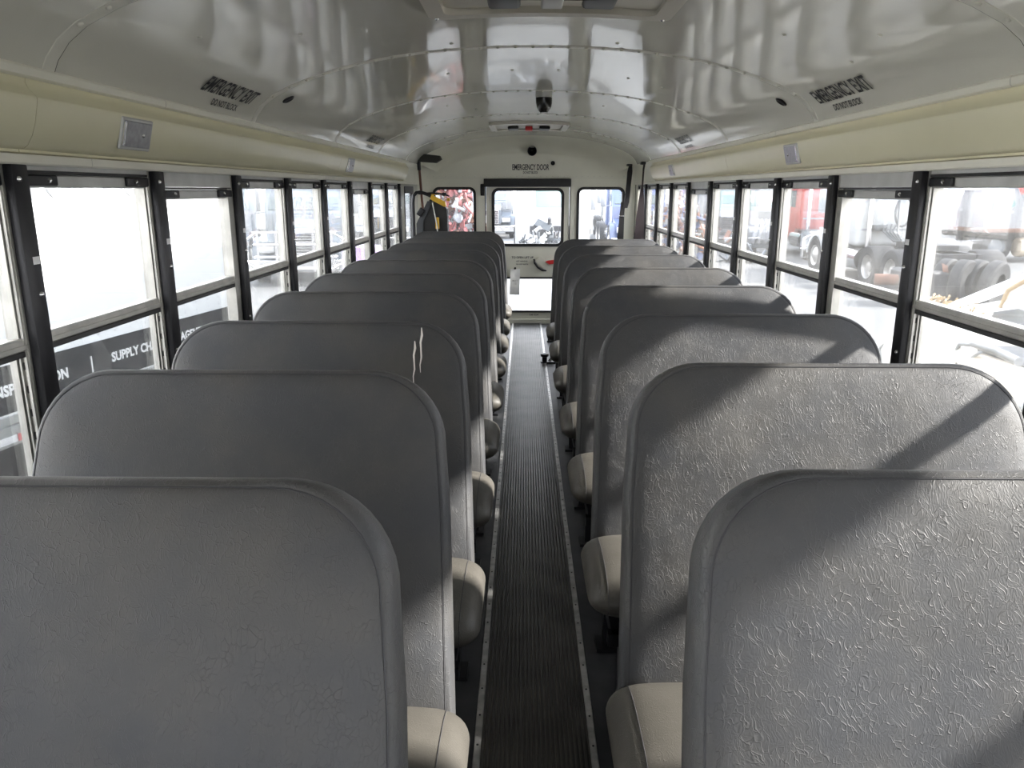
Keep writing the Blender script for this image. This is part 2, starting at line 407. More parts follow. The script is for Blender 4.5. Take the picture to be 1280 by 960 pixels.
# ceiling seams with rivets
def ceil_at(x):
    ax = abs(x)
    for (a, za), (b, zb) in zip(half, half[1:]):
        if a <= ax <= b: return za + (zb - za) * (ax - a) / (b - a)
    return half[-1][1]
def ceil_n(x):
    z0, z1 = ceil_at(x - .02), ceil_at(x + .02); t = Vector((.04, 0, z1 - z0)).normalized(); return Vector((t.z, 0, -t.x))
for k, ys in enumerate((.476, 1.80, 3.125, 4.45, 5.775, 7.10)):
    mb = MB()
    pr = [(-.024, 0.0), (-.022, .0012), (.020, .0016), (.0203, 0.0)]
    for a, b in zip(range(len(prof) - 1), range(1, len(prof))):
        pass
    vs = [Vector((prof[i][0] + nin[i].x * h, ys + dy, prof[i][1] + nin[i].y * h)) for (dy, h) in pr for i in idx]
    n = len(prof)
    mb.add(vs, [(j * n + i, j * n + i + 1, (j + 1) * n + i + 1, (j + 1) * n + i) for j in range(len(pr) - 1) for i in range(n - 1)])
    o = mb.build(tname(), M['ceil_seam'], smooth=30); trim(o)
    mb = MB(); x = -1.0
    while x < 1.01:
        nn = ceil_n(x); c = Vector((x, ys - .006, ceil_at(x))) + nn * .0012
        mb.lathe([(.0075, 0), (.0068, .003), (.004, .0052), (.0003, .006)], c, nn, 8); x += .0665
    mb.build('rivets', M['ceil_seam'], o, smooth=60)
    mb = MB(); vs = [Vector((prof[i][0] + nin[i].x * h, ys + dy, prof[i][1] + nin[i].y * h)) for (dy, h) in ((.0205, .0008), (.0235, .0008)) for i in idx]
    mb.add(vs, [(i, i + 1, n + i + 1, n + i) for i in range(n - 1)]); mb.build('joint_gap', M['hole'], o)
# small loose screws / dimples between the seams
mb = MB()
for (x, y) in ((-.709, 2.485), (.736, 2.48), (-.379, 3.69), (-.091, 3.7), (.118, 3.7), (.445, 3.8), (.62, 3.9), (-.5, 4.9), (.1, 4.95), (.45, 5.0), (.9, 2.2), (.95, 2.5), (-.9, 2.2), (-.35, 5.3), (.3, 3.0), (-.3, 3.0)):
    nn = ceil_n(x); mb.lathe([(.007, 0), (.006, .003), (.0004, .0045)], Vector((x, y, ceil_at(x))), nn, 8)
o = trim(mb.build(tname(), M['ceil_seam'], smooth=60))

# valance (cream duct panels) both sides
vp = [(1.146, 1.474), (1.128, 1.474), (1.124, 1.478), (1.124, 1.496), (1.134, 1.500), (1.134, 1.506), (1.122, 1.508), (1.112, 1.516), (1.100, 1.535), (1.090, 1.56), (1.082, 1.59), (1.078, 1.606), (1.078, 1.613), (1.082, 1.618), (1.094, 1.630), (1.099, 1.642), (1.098, 1.651)]
sp = [(1.098, 1.651), (1.086, 1.652), (1.082, 1.655), (1.080, 1.670), (1.086, 1.676)]
def valance(s, y0, y1, cap):
    mb = MB(); e = .0012
    pp = vp[3:]
    ys_ = [y0 + e, y1 - e]
    mb.sweep(pp, ys_, lambda p, y: Vector((s * p[0], y, p[1])))
    if cap or True:
        # end faces
        for yy in ys_: mb.add([Vector((s * p[0], yy, p[1])) for p in pp] + [Vector((s * 1.146, yy, 1.655)), Vector((s * 1.146, yy, 1.49))], [tuple(range(len(pp) + 2))])
    o = trim(mb.build(tname(), M['valance'], smooth=35)); return o
for s, seams in ((-1, (-1.1, 1.73, 4.57, 7.2)), (1, (-1.2, 1.62, 4.46, 7.08))):
    for a, b in zip(seams, seams[1:]): valance(s, a, b, True)
for s, joints in ((-1, (-1.1, 1.0, 2.36, 4.48, 6.1, 7.25)), (1, (-1.2, .4, 1.90, 3.6, 5.5, 7.2))):
    mb = MB()
    for a, b in zip(joints, joints[1:]):
        mb.sweep(sp, [a + .0015, b - .0015], lambda p, y: Vector((s * p[0], y, p[1])))
    trim(mb.build(tname(), M['strip'], smooth=30))
    mb = MB(); j2 = (-1.5, .9, 2.0, 4.3, 6.9, YR)
    if s > 0: j2 = (-1.5, 1.0, 1.82, 4.4, 6.8, YR)
    for a, b in zip(j2, j2[1:]):
        mb.sweep(vp[:5], [a + .001, b - .001], lambda p, y: Vector((s * p[0], y, p[1])))
    trim(mb.build(tname(), M['strip'], smooth=30))
# closing panel above valance ends at the rear corners + corner pillars
for s in (-1, 1):
    mb = MB(); y0 = 7.2 if s < 0 else 7.08
    mb.sweep([(1.128, 1.497), (1.128, 1.60), (1.105, 1.66), (1.09, 1.672)], [y0 - .02, YR], lambda p, y: Vector((s * p[0], y, p[1])))
    trim(mb.build(tname(), M['rear'], smooth=40))
    mb = MB()
    arc = [(s * (1.146 - .11 + .11 * math.cos(t)), YR - .11 + .11 * math.sin(t)) for t in [PI / 2 * k / 6 for k in range(7)]]
    mb.sweep(arc, [0, 1.70], lambda p, z: Vector((p[0], p[1], z)))
    trim(mb.build(tname(), M['rear'], smooth=80))

# window posts and windows
def post(s, y, wide=True, far=True):
    a, b = sorted((s * 1.150, s * 1.196))
    mb = MB().box(a, b, y - .034, y + .034, .70, 1.479)
    a2, b2 = sorted((s * 1.152, s * 1.158)); mb.box(a2, b2, y - .041, y - .034, .70, 1.43)
    a2, b2 = sorted((s * 1.166, s * 1.170)); mb.box(a2, b2, y - .041, y - .034, .70, 1.43)
    o = trim(mb.build(tname(), M['alu']))
    a, b = sorted((s * 1.129, s * 1.150)); mb = MB().bbox(a, b, y - .028, y + .028, .70, 1.474, .003, 2)
    mb.build('post_cover', M['black'], o, smooth=40)
    for (dy, z) in ((-.008, 1.443), (.010, 1.19), (-.010, .93)):
        MB().lathe([(.007, 0), (.006, .003), (.003, .005), (.0004, .0055)], (s * 1.129, y + dy, z), (-s, 0, 0), 10).build('screw', M['screw'], o, smooth=60)
    a, b = sorted((s * 1.129, s * 1.1284)); MB().box(a, b, y - .002, y + .022, 1.258, 1.275).build('sticker', M['sticker'], o)
    mb = MB(); z = .86
    while z < 1.42:
        mb.box(min(s * 1.159, s * 1.165), max(s * 1.159, s * 1.165), y - .036, y - .0335, z, z + .017); z += .055
    mb.build('track_holes', M['hole'], o)
WN = [0]
def window(s, y0, y1, em):
    WN[0] += 1
    w = empty('window_%d' % WN[0], (s * 1.17, (y0 + y1) / 2, .79)); tag(w, kind='structure')
    ya, yb = y0 + .034, y1 - .034
    X = lambda a, b: sorted((s * a, s * b))
    zt = 1.39 if em else 1.425
    gu = M['glass_l'] if s < 0 else M['glass_r']; gl = M['glass_l'] if s < 0 else M['glass_rl']
    if s < 0 and y0 > 2.9: gu = M['glass_ld']; gl = M['glass_ld']
    MB().box(*X(1.166, 1.169), ya + .010, yb - .010, 1.097, zt).build('upper_glass', gu, w)
    MB().box(*X(1.180, 1.183), ya + .004, yb - .004, .738 if s < 0 else .788, 1.07).build('lower_glass', gl, w)
    mb = MB()
    mb.box(*X(1.160, 1.176), ya, ya + .012, 1.09, zt + .005); mb.box(*X(1.160, 1.176), yb - .012, yb, 1.09, zt + .005)
    mb.box(*X(1.174, 1.190), ya, ya + .010, .70, 1.07); mb.box(*X(1.174, 1.190), yb - .010, yb, .70, 1.07)
    if em: mb.box(*X(1.151, 1.19), ya, ya + .016, .70, zt + .035); mb.box(*X(1.151, 1.19), yb - .040, yb, .70, zt + .035)
    mb.build('sash_frame', M['alu'], w)
    mb = MB(); mb.bbox(*X(1.154, 1.190), ya, yb, 1.068, 1.098, .004, 1); mb.box(*X(1.150, 1.165), ya, yb, 1.073, 1.083)
    mb.build('meeting_rail', M['alu'], w)
    MB().box(*X(1.153, 1.189), ya, yb, 1.056, 1.0678).build('gasket', M['rubber'], w)
    zs = .730 if s < 0 else .782
    MB().box(*X(1.15, 1.19), ya, yb, zs, zs + .01).build('window_sill', M['alu_d'], w)
    MB().bbox(*X(1.158, 1.19), ya, yb, zt, zt + .031, .004, 1).build('header', M['header'], w)
    MB().box(*X(1.1515, 1.19), ya, yb, zt + .0312, zt + .0385).build('header_gasket', M['rubber'], w)
    MB().box(*X(1.153, 1.19), ya, yb, zt + .039, 1.479).build('header_panel', M['header'], w)
    for (p, q, sc) in ((ya + .001, ya + .135, ya + .10), (yb - .125, yb - .001, yb - .08)):
        l = MB().bbox(*X(1.148, 1.159), p, q, zt + .004, zt + .029, .003, 1).build('latch', M['black'], w)
        MB().lathe([(.007, 0), (.005, .004), (.0004, .006)], (s * 1.148, sc, zt + .017), (-s, 0, 0), 8).build('latch_knob', M['screw'], l)
for s in (-1, 1):
    last = 8 if s < 0 else 10
    for k in range(-4, last + 1): post(s, PY(k) if k < 10 else YR - .035)
    for k in range(-4, last):
        y1 = PY(k + 1) if k + 1 < 10 else YR - .035
        window(s, PY(k), y1, k in (1, 5))
# narrow rear window in the left wall
w = tag(empty('window_%d' % (WN[0] + 1), (-1.19, 7.58, .83)), kind='structure'); WN[0] += 1
mb = MB(); plate(mb, rrect(7.315, 7.845, .825, 1.43, .045), [rrect(7.34, 7.82, .85, 1.405, .03)], .03, YZ(-1.155)); mb.build('window_frame', M['rubber'], w)
MB().box(-1.160, -1.157, 7.33, 7.83, .84, 1.415).build('pane', M['glass_ld'], w)
mb = MB(); plate(mb, rrect(7.31, 7.85, 1.39, 1.455, .02), [], .012, YZ(-1.138)); mb.build('window_cap', M['darkgrey'], w)

# rear wall with two windows and door opening
mb = MB()
DL, DR = -.445, .452
plate(mb, [(-1.2, -.02), (1.2, -.02), (1.2, 1.95), (.9, 1.98), (-.9, 1.98), (-1.2, 1.95)], [rrect(-.985, -.558, .80, 1.435, .055), rrect(.538, 1.012, .80, 1.435, .055), [(DL, .04), (DR, .04), (DR, 1.5), (DL, 1.5)]], .06, XZ(YR + .03))
rw = tag(mb.build('wall_rear', M['rear']), kind='structure')
mb = MB(); x = -1.05
while x < 1.06: mb.lathe([(.006, 0), (.005, .003), (.0004, .0045)], (x, YR, 1.558), (0, -1, 0), 8); x += .0625
mb.build('rivets', M['ceil_seam'], rw, smooth=60)
MB().box(-1.1, 1.1, YR - .004, YR, 1.540, 1.5435).build('panel_joint', M['ceil_seam'], rw)
for (x0, x1) in ((-.985, -.558), (.538, 1.012)):
    WN[0] += 1; w = tag(empty('window_%d' % WN[0], ((x0 + x1) / 2, YR, .8)), kind='structure')
    mb = MB(); plate(mb, rrect(x0 - .016, x1 + .016, .784, 1.451, .07), [rrect(x0 + .012, x1 - .012, .812, 1.423, .045)], .075, XZ(YR + .022)); mb.build('window_gasket', M['rubber'], w)
    MB().box(x0 + .005, x1 - .005, YR + .02, YR + .024, .805, 1.43).build('pane', M['glass_b'], w)
# door
d = tag(empty('door_1', (0, YR + .02, 0)), kind='structure')
mb = MB(); plate(mb, [(DL + .008, .045), (DR - .008, .045), (DR - .008, 1.495), (DL + .008, 1.495)], [rrect(-.352, .366, .855, 1.418, .05), rrect(-.36, .372, .135, .492, .02)], .04, XZ(YR + .028)); mb.build('door_panel', M['rear'], d)
mb = MB(); plate(mb, rrect(-.376, .39, .832, 1.441, .07), [rrect(-.346, .36, .862, 1.411, .045)], .055, XZ(YR + .02)); mb.build('upper_window_gasket', M['rubber'], d)
mb = MB(); plate(mb, rrect(-.375, .387, .121, .506, .03), [rrect(-.355, .367, .14, .487, .015)], .05, XZ(YR + .02)); mb.build('lower_window_gasket', M['rubber'], d)
MB().box(-.36, .375, YR + .026, YR + .03, .85, 1.42).build('upper_pane', M['glass_b'], d)
MB().box(-.37, .38, YR + .026, YR + .03, .13, .50).build('lower_pane', M['glass_b'], d)
mb = MB().box(DL - .004, DL + .006, YR - .003, YR + .004, .04, 1.5); mb.box(DR - .006, DR + .004, YR - .003, YR + .004, .04, 1.5); mb.build('door_gap', M['hole'], d)
mb = MB(); mb.prism([(.075, .665), (.145, .735), (.17, .72), (.235, .61), (.21, .575), (.11, .66)], YR - .012, YR + .004, 'xz'); mb.build('handle_plate', M['strip'], d)
mb = MB(); mb.tube([(.075, YR - .02, .70), (.085, YR - .03, .66), (.12, YR - .034, .615), (.17, YR - .03, .583), (.21, YR - .02, .575)], [.009, .014, .014, .013, .007], 8); mb.build('door_latch', M['black'], d, smooth=60)
mb = MB(); mb.prism([(.195, .672), (.225, .685), (.36, .70), (.365, .655), (.24, .645)], YR - .03, YR - .012, 'xz'); mb.build('door_handle', M['red'], d)
text_mb('TO OPEN LIFT UP', .235, .022, (-.165, YR + .005, .705), (1, 0, 0), (0, 0, 1), .002).build('lettering', M['text'], d, recalc=False)
text_mb('LIFT HANDLE', .12, .014, (-.115, YR + .005, .668), (1, 0, 0), (0, 0, 1), .002).build('lettering', M['text'], d, recalc=False)
text_mb('DO NOT BLOCK', .13, .014, (-.115, YR + .005, .636), (1, 0, 0), (0, 0, 1), .002).build('lettering', M['text'], d, recalc=False)
text_mb('5-AB  A12-47', .10, .016, (.03, YR + .005, .085), (1, 0, 0), (0, 0, 1), .002).build('lettering', M['text'], d, recalc=False)
# door sill
trim(MB().box(-.6, .6, YR - .02, YR + .004, .0, .045).build(tname(), M['rear']))

t = thing('header_pad', 'long black padded bar above the rear emergency door', 'header pad', (0, YR, 1.44))
MB().bbox(-.457, .458, YR - .06, YR, 1.452, 1.535, .008, 2).build('padding', M['pad'], t, smooth=50)
MB().bbox(-.492, -.452, YR - .05, YR, 1.362, 1.482, .006, 2).build('switch_box', M['black'], t, smooth=50)
t = tag(text_mb('EMERGENCY DOOR', .385, .06, (-.158, YR, 1.622), (1, 0, 0), (0, 0, 1), .003).build('emergency_door_lettering', M['text'], recalc=False), 'black EMERGENCY DOOR lettering on the rear wall above the door', 'lettering')
t = tag(text_mb('DO NOT BLOCK', .155, .026, (-.045, YR, 1.585), (1, 0, 0), (0, 0, 1), .003).build('do_not_block_lettering', M['text'], recalc=False), 'small DO NOT BLOCK line below the EMERGENCY DOOR lettering', 'lettering')
t = thing('round_lamp', 'round black lamp high on the rear wall above the lettering', 'lamp', (.047, YR, 1.82))
cv = Vector((.047, YR - .045, 1.815))
MB().lathe([(.048, .04), (.048, -.005), (.040, -.016), (.030, -.018)], cv, (0, -1, -.15), 20).build('housing', M['black'], t, smooth=50)
MB().lathe([(.031, -.012), (.03, .0), (.022, .012), (.0005, .02)], cv, (0, -1, -.15), 16).build('lens', M['knob'], t, smooth=60)
t = tag(MB().lathe([(.0225, .02), (.0225, -.002), (.018, -.008), (.0004, -.01)], (.265, YR - .012, 1.692), (0, -1, 0), 16).build('round_plug', M['black'], smooth=50), 'small black round plug right of the lamp on the rear wall', 'plug')
t = thing('paper_tag', 'white paper inspection tag hanging on the rear door', 'tag', (-.127, YR - .02, .6))
mb = MB(); mb.sweep([(-.178, 0), (-.074, 0)], [.595, .5, .4, .317], lambda p, z: Vector((p[0] - (.595 - z) * .03, YR - .022 - .012 * math.sin((.595 - z) * 10), z))); mb.build('paper', M['paper'], t, recalc=False)
MB().lathe([(.013, .0), (.012, .006), (.0004, .009)], (-.128, YR - .02, .602), (0, -1, 0), 12).build('hook', M['black'], t, smooth=60)
text_mb('MAY\n12', .06, .05, (-.156, YR - .033, .43), (1, 0, 0), (0, 0, 1), .002).build('print', M['header'], t, recalc=False)

# ------------------------------------------------------------------ seats
T = .42; nrm = math.sqrt(1 + T * T)
un = Vector((0, T, 1)) / nrm          # up along the backrest
fn = Vector((0, -1, T)) / nrm         # front normal
def backrest_mesh(sgn, w0=.205, w1=1.078, rise=0.0):
    zb = .36; s1 = (1.05 - zb) * nrm
    # outline in (x, s); s from bottom
    r = .155; out = []
    xi_t, xo_t = w0, w1; xi_b, xo_b = w0 - .032, w1 + .015
    # start bottom aisle, up aisle side, round, across, round, down
    def X_in(s): return xi_b + (xi_t - xi_b) * s / s1
    def X_out(s): return xo_b + (xo_t - xo_b) * s / s1
    for s in (0.0, .15, .3, .45): out.append((X_in(s), s))
    c = (xi_t + r, s1 - r)
    for k in range(0, 11):
        a = PI - (PI / 2) * k / 10; out.append((c[0] + r * math.cos(a) * (1 if k else 1), c[1] + r * math.sin(a)))
    nx = 8
    for k in range(1, nx): out.append((xi_t + r + (xo_t - xi_t - 2 * r) * k / nx, s1))
    c = (xo_t - r, s1 - r)
    for k in range(0, 11):
        a = PI / 2 - (PI / 2) * k / 10; out.append((c[0] + r * math.cos(a), c[1] + r * math.sin(a)))
    for s in (.45, .3, .15, 0.0): out.append((X_out(s), s))
    for k in range(1, 8): out.append((xo_b + (xi_b - xo_b) * k / 8, 0))
    cx = (w0 + w1) / 2; cs = s1 * .5; hw = (w1 - w0) / 2; hs = s1 / 2
    def pt(p, inset, dep):
        x = cx + (p[0] - cx) * (1 - inset / hw); s = cs + (p[1] - cs) * (1 - inset / hs)
        base = Vector((x, -T * (1.05 - zb), zb)) + un * s + fn * dep
        return Vector((sgn * base.x, base.y, base.z))
    rings = [(.10, -.100), (.03, -.098), (.008, -.090), (.0, -.078), (-.001, -.050), (.0, -.026), (.002, -.014), (.006, -.006), (.0115, -.0015), (.0135, -.0028), (.0155, -.001), (.024, .003), (.05, .009), (.10, .015), (.17, .018), (.25, .0195), (.33, .020)]
    vs = []; n = len(out)
    for (ins, dep) in rings: vs += [pt(p, ins, dep) for p in out]
    fs = [(j * n + i, j * n + (i + 1) % n, (j + 1) * n + (i + 1) % n, (j + 1) * n + i) for j in range(len(rings) - 1) for i in range(n)]
    fs.append(tuple(range(n))[::-1]); fs.append(tuple((len(rings) - 1) * n + i for i in range(n)))
    mb = MB().add(vs, fs)
    seam = MB(); line = [pt(p, .0135, -.0022) for p in out[:-7]]
    seam.tube(line, .0015, 5)
    line = [pt(p, .003, -.086) for p in out[:-7]]; seam.tube(line, .0015, 5)
    return mb, seam
def cushion_mesh(sgn):
    # superellipsoid-like bench cushion
    x0, x1 = .138, 1.10; y0, y1 = -.635, -.235; z0, z1 = .305, .44
    mb = MB(); nx, ny = 34, 40
    cx, hx = (x0 + x1) / 2, (x1 - x0) / 2
    rows = []
    for i in range(nx + 1):
        u = -1 + 2 * i / nx
        # x stations denser at ends
        u = math.copysign(1 - (1 - abs(u)) ** 2.6, u)
        k = (max(0, 1 - abs(u) ** 12)) ** (1 / 2.3)     # shrink near ends
        ring = []
        for j in range(ny):
            a = 2 * PI * j / ny
            ca, sa = math.cos(a), math.sin(a)
            e = 2 / 2.7
            yy = math.copysign(abs(ca) ** e, ca); zz = math.copysign(abs(sa) ** e, sa)
            Y = (y0 + y1) / 2 + (y1 - y0) / 2 * yy * (.62 + .38 * k); Z = (z0 + z1) / 2 + (z1 - z0) / 2 * zz * k
            if zz > 0: Z += .012 * (1 - yy * yy) * k
            Z += .02 * (-(Y + .45))          # front edge slightly higher
            if zz < 0 and yy < 0: Y += .03 * (-zz) * (-yy)
            ring.append(Vector((sgn * (cx + hx * u), Y, Z)))
        rows.append(ring)
    vs = [p for r_ in rows for p in r_]
    fs = [(i * ny + j, i * ny + (j + 1) % ny, (i + 1) * ny + (j + 1) % ny, (i + 1) * ny + j) for i in range(nx) for j in range(ny)]
    fs.append(tuple(range(ny))); fs.append(tuple(nx * ny + j for j in range(ny))[::-1])
    mb.add(vs, fs)
    seam = MB(); i = 7
    pts = [rows[i][j] + (rows[i][j] - Vector((rows[i][j].x, (y0 + y1) / 2, (z0 + z1) / 2))).normalized() * .0008 for j in list(range(0, ny // 2 + 6))]
    seam.tube(pts, .0009, 5, flat=(1, 0, 0))
    return mb, seam
def make_seat(sgn):
    root = empty('bus_seat', (0, 0, 0))
    mb, sm = backrest_mesh(sgn); b = mb.build('backrest', M['seat'], root, smooth=70); sm.build('seam', M['seam'], b)
    mb, sm = cushion_mesh(sgn); c = mb.build('cushion', M['cushion'], root, smooth=80); sm.build('seam', M['seam'], c)
    X = lambda a, b_: sorted((sgn * a, sgn * b_))
    mb = MB()
    mb.box(*X(.19, 1.09), -.60, -.57, .255, .29); mb.box(*X(.19, 1.09), -.30, -.27, .255, .30)
    mb.box(*X(.20, .235), -.60, -.20, .255, .29); mb.box(*X(1.02, 1.10), -.60, -.27, .25, .29)
    mb.build('seat_frame', M['black'], root)
    for y in (-.56, -.20):
        mb = MB().box(*X(.222, .256), y - .017, y + .017, .01, .28 if y < -.3 else .36); mb.box(*X(.20, .30), y - .04, y + .04, .0, .012); mb.build('leg', M['black'], root)
    mb = MB().box(*X(1.10, 1.146), -.55, -.22, .24, .30); mb.build('wall_bracket', M['black'], root)
    return root
def copy_tree(o, parent=None):
    c = o.copy(); col.objects.link(c)
    if parent: c.parent = parent
    for ch in list(o.children): copy_tree(ch, c)
    return c
ordn = ['nearest', 'second', 'third', 'fourth', 'fifth', 'sixth', 'seventh', 'eighth', 'ninth']
LY = [.955, 1.60, 2.245, 2.93, 3.60, 4.30, 5.02, 5.74, 6.38]
LY[8] = 7.12; LY[7] = 5.74
LY = [.955, 1.60, 2.245, 2.93, 3.60, 4.30, 5.02, 5.72, 6.36, 7.10]
RY = [1.00, 1.685, 2.395, 3.138, 3.88, 4.68, 5.45, 6.18]
ordn.append('tenth')
for s, YS, side in ((-1, LY, 'left'), (1, RY, 'right')):
    proto = make_seat(s)
    for i, y in enumerate(YS):
        o = proto if i == 0 else copy_tree(proto)
        o.location = (0, y, 0.0 if not (s < 0 and i == 9) else .012)
        word = ordn[i] if i < len(YS) - 1 else 'rearmost'
        lab = {'nearest': 'grey vinyl bench seat nearest the viewer, ', 'rearmost': 'rearmost grey vinyl bench seat, '}.get(word, word + ' grey bench seat from the front, ')
        lab += side + ' of the aisle'
        if s < 0 and i == 2: lab += ', white scuffs'
        tag(o, lab, 'bus seat', 'grey bench seats ' + side + ' of the aisle')
        if s < 0 and i == 2:
            for (x, za, zb_) in ((-.352, .985, .87), (-.333, 1.022, .90)):
                mb = MB(); pts = []
                for k in range(7):
                    z = za + (zb_ - za) * k / 6
                    pts.append(Vector((x + .002 * math.sin(k * 2.1), -T * (1.05 - z), z)) + fn * .0195)
                mb.tube(pts, [.0015, .0036, .003, .0022, .0026, .0016, .0008], 6); mb.build('white_scuff', M['scuff'], o, local=True)

# ------------------------------------------------------------------ ceiling things
def hatch(y0, y1, x0, x1, lab):
    t = thing('roof_hatch', lab, 'roof hatch', ((x0 + x1) / 2, (y0 + y1) / 2, 1.92), group='roof hatches')
    XY = Matrix.Identity(4)
    def tr(mb):   # bend onto the ceiling arc
        for i, v in enumerate(mb.v): mb.v[i] = Vector((v.x, v.y, ceil_at(v.x) - .0 + v.z))
        return mb
    def grid_frame(o, i_, th):
        mb = MB()
        (a0, a1, b0, b1), (c0, c1, d0, d1) = o, i_
        n = 16; pts_o = rrect(a0, a1, b0, b1, .05, 8); pts_i = rrect(c0, c1, d0, d1, .04, 8)
        # densify by inserting points on long sides
        def dens(p):
            q = []
            for k in range(len(p)):
                A = Vector(p[k]); B = Vector(p[(k + 1) % len(p)])
                mcount = 6 if (B - A).length > .1 else 1
                for j in range(mcount): q.append(A + (B - A) * j / mcount)
            return q
        po, pi = dens(pts_o), dens(pts_i)
        m_ = len(po); vs = [Vector((p.x, p.y, 0)) for p in po] + [Vector((p.x, p.y, -th)) for p in [po[k] * .985 + pi[k] * .015 for k in range(m_)]] + [Vector((p.x, p.y, -th)) for p in pi] + [Vector((p.x, p.y, .004)) for p in pi]
        fs = [(j * m_ + k, j * m_ + (k + 1) % m_, (j + 1) * m_ + (k + 1) % m_, (j + 1) * m_ + k) for j in range(3) for k in range(m_)]
        mb.add(vs, fs); return mb
    tr(grid_frame((x0, x1, y0, y1), (x0 + .05, x1 - .05, y0 + .05, y1 - .05), .022)).build('frame', M['hatch'], t, smooth=40)
    c0, c1, d0, d1 = x0 + .048, x1 - .048, y0 + .048, y1 - .048
    mb = MB(); xs = [c0 + (c1 - c0) * k / 12 for k in range(13)]
    mb.sweep(xs, [d0, d0 + .05, (d0 + d1) / 2, d1 - .05, d1], lambda x, y: Vector((x, y, -.003 - (.008 if d0 < y < d1 and c0 < x < c1 else 0))))
    tr(mb).build('cover', M['hatch'], t, smooth=60)
    cx, cy = (x0 + x1) / 2, (y0 + y1) / 2
    for dx in (-.13, .13):
        mb = MB().bbox(cx + dx - .045, cx + dx + .045, cy - .05, cy + .16, -.036, -.012, .01, 2); tr(mb).build('handle', M['black'], t, smooth=50)
    mb = MB().tube([(cx - .13, cy + .05, -.03), (cx + .13, cy + .05, -.03)], .006, 8); tr(mb).build('rod', M['screw'], t)
    mb = MB().bbox(cx - .03, cx + .03, cy - .02, cy + .12, -.045, -.015, .006, 2); tr(mb).build('lever', M['red'] if y0 > 3 else M['header'], t, smooth=50)
    for x in (x0 + .022, x1 - .022):
        for y in (y0 + .022, y1 - .022): tr(MB().lathe([(.007, 0), (.005, .003), (.0004, .004)], (x, y, -.022), (0, 0, -1), 8)).build('screw', M['screw'], t)
hatch(1.85, 2.50, -.318, .395, 'cream framed roof hatch in the ceiling nearest the viewer')
hatch(6.34, 7.04, -.318, .325, 'cream framed roof hatch with red lever near the rear wall')

t = thing('dome_camera', 'black dome hanging from the middle of the ceiling', 'camera', (.074, 4.53, 1.94))
MB().lathe([(.046, .01), (.046, -.012), (.045, -.022)], (.074, 4.53, 1.94), (0, 0, 1), 24).build('base', M['header'], t, smooth=40)
MB().lathe([(.046, -.022), (.045, -.05), (.038, -.078), (.024, -.096), (.018, -.099)], (.074, 4.53, 1.938), (0, 0, 1), 24).build('dome', M['knob'], t, smooth=60)
MB().lathe([(.018, -.098), (.016, -.104), (.0004, -.107)], (.074, 4.53, 1.94), (0, 0, 1), 16).build('cap', M['sticker'], t, smooth=60)
for x, y, lab in ((-.989, 3.278, 'left'), (1.005, 3.31, 'right')):
    nn = ceil_n(x); c = Vector((x, y, ceil_at(x)))
    tag(MB().lathe([(.026, -.002), (.026, .004), (.021, .007), (.014, .003), (.0004, .002)], c, nn, 20).build('ceiling_plug', M['black'], smooth=50), 'small round black speaker plug in the ceiling on the %s side' % lab, 'plug', 'round black ceiling plugs')
def ceil_text(body, s, ya, yb, xm, h, name, lab):
    # s<0: reads toward +Y ; s>0 reads toward -Y
    nn = ceil_n(xm); up = Vector((0, 1, 0)).cross(nn) if s > 0 else nn.cross(Vector((0, 1, 0)))
    if up.z < 0: up = -up
    right = Vector((0, 1 if s < 0 else -1, 0)); o = Vector((xm, ya if s < 0 else yb, ceil_at(xm))) - up * h / 2 + nn * .004
    mb = text_mb(body, yb - ya, h, o, right, up, 0)
    return tag(mb.build(name, M['text'], recalc=False), lab, 'lettering')
for s, side, y0 in ((-1, 'left', 2.545), (1, 'right', 2.55)):
    ceil_text('EMERGENCY EXIT', s, y0, y0 + .45, s * 1.030, .062, 'emergency_exit_lettering', 'black EMERGENCY EXIT lettering on the ceiling edge, %s side near the viewer' % side)
    ceil_text('DO NOT BLOCK', s, y0 + .13, y0 + .36, s * 1.070, .024, 'do_not_block_lettering', 'small DO NOT BLOCK lettering on the ceiling edge, %s side near the viewer' % side)
    ceil_text('EMERGENCY EXIT', s, y0 + 2.62, y0 + 3.04, s * 1.030, .062, 'emergency_exit_lettering', 'black EMERGENCY EXIT lettering on the ceiling edge, %s side farther back' % side)
    ceil_text('DO NOT BLOCK', s, y0 + 2.73, y0 + 2.96, s * 1.071, .022, 'do_not_block_lettering', 'small DO NOT BLOCK lettering on the ceiling edge, %s side farther back' % side)
# square lamps on the valance
def vlamp(s, y, lab, tilt=0):
    t = thing('valance_lamp', lab, 'lamp', (s * 1.085, y, 1.57), group='square lamps on the cream side panels')
    nrm2 = Vector((-s * .985, 0, .28 * -1)).normalized(); upv = Vector((-s * .25, 0, .97)).normalized(); yv = Vector((0, 1, 0))
    m_ = Matrix((yv, upv, nrm2)).transposed().to_4x4(); m_.translation = Vector((s * 1.0895, y, 1.566))
    MB().bbox(-.085, .085, -.042, .042, -.002, .005, .003, 1, mat=m_).build('housing', M['header'], t)
    MB().bbox(-.074, .074, -.034, .034, .004, .0085, .003, 1, mat=m_).build('lens', M['lens'], t)
    MB().box(-.078, -.066, -.03, .03, .005, .0095, mat=m_).build('clip', M['screw'], t); MB().lathe([(.006, 0), (.004, .003), (.0004, .004)], m_ @ Vector((.03, 0, .008)), nrm2, 8).build('screw', M['screw'], t)
vlamp(-1, 2.17, 'square frosted lamp on the left cream panel near the viewer')
vlamp(1, 3.38, 'square frosted lamp on the right cream panel near the viewer')
vlamp(-1, 4.83, 'square frosted lamp on the left cream panel, farther back')
vlamp(1, 6.09, 'square frosted lamp on the right cream panel, farther back')

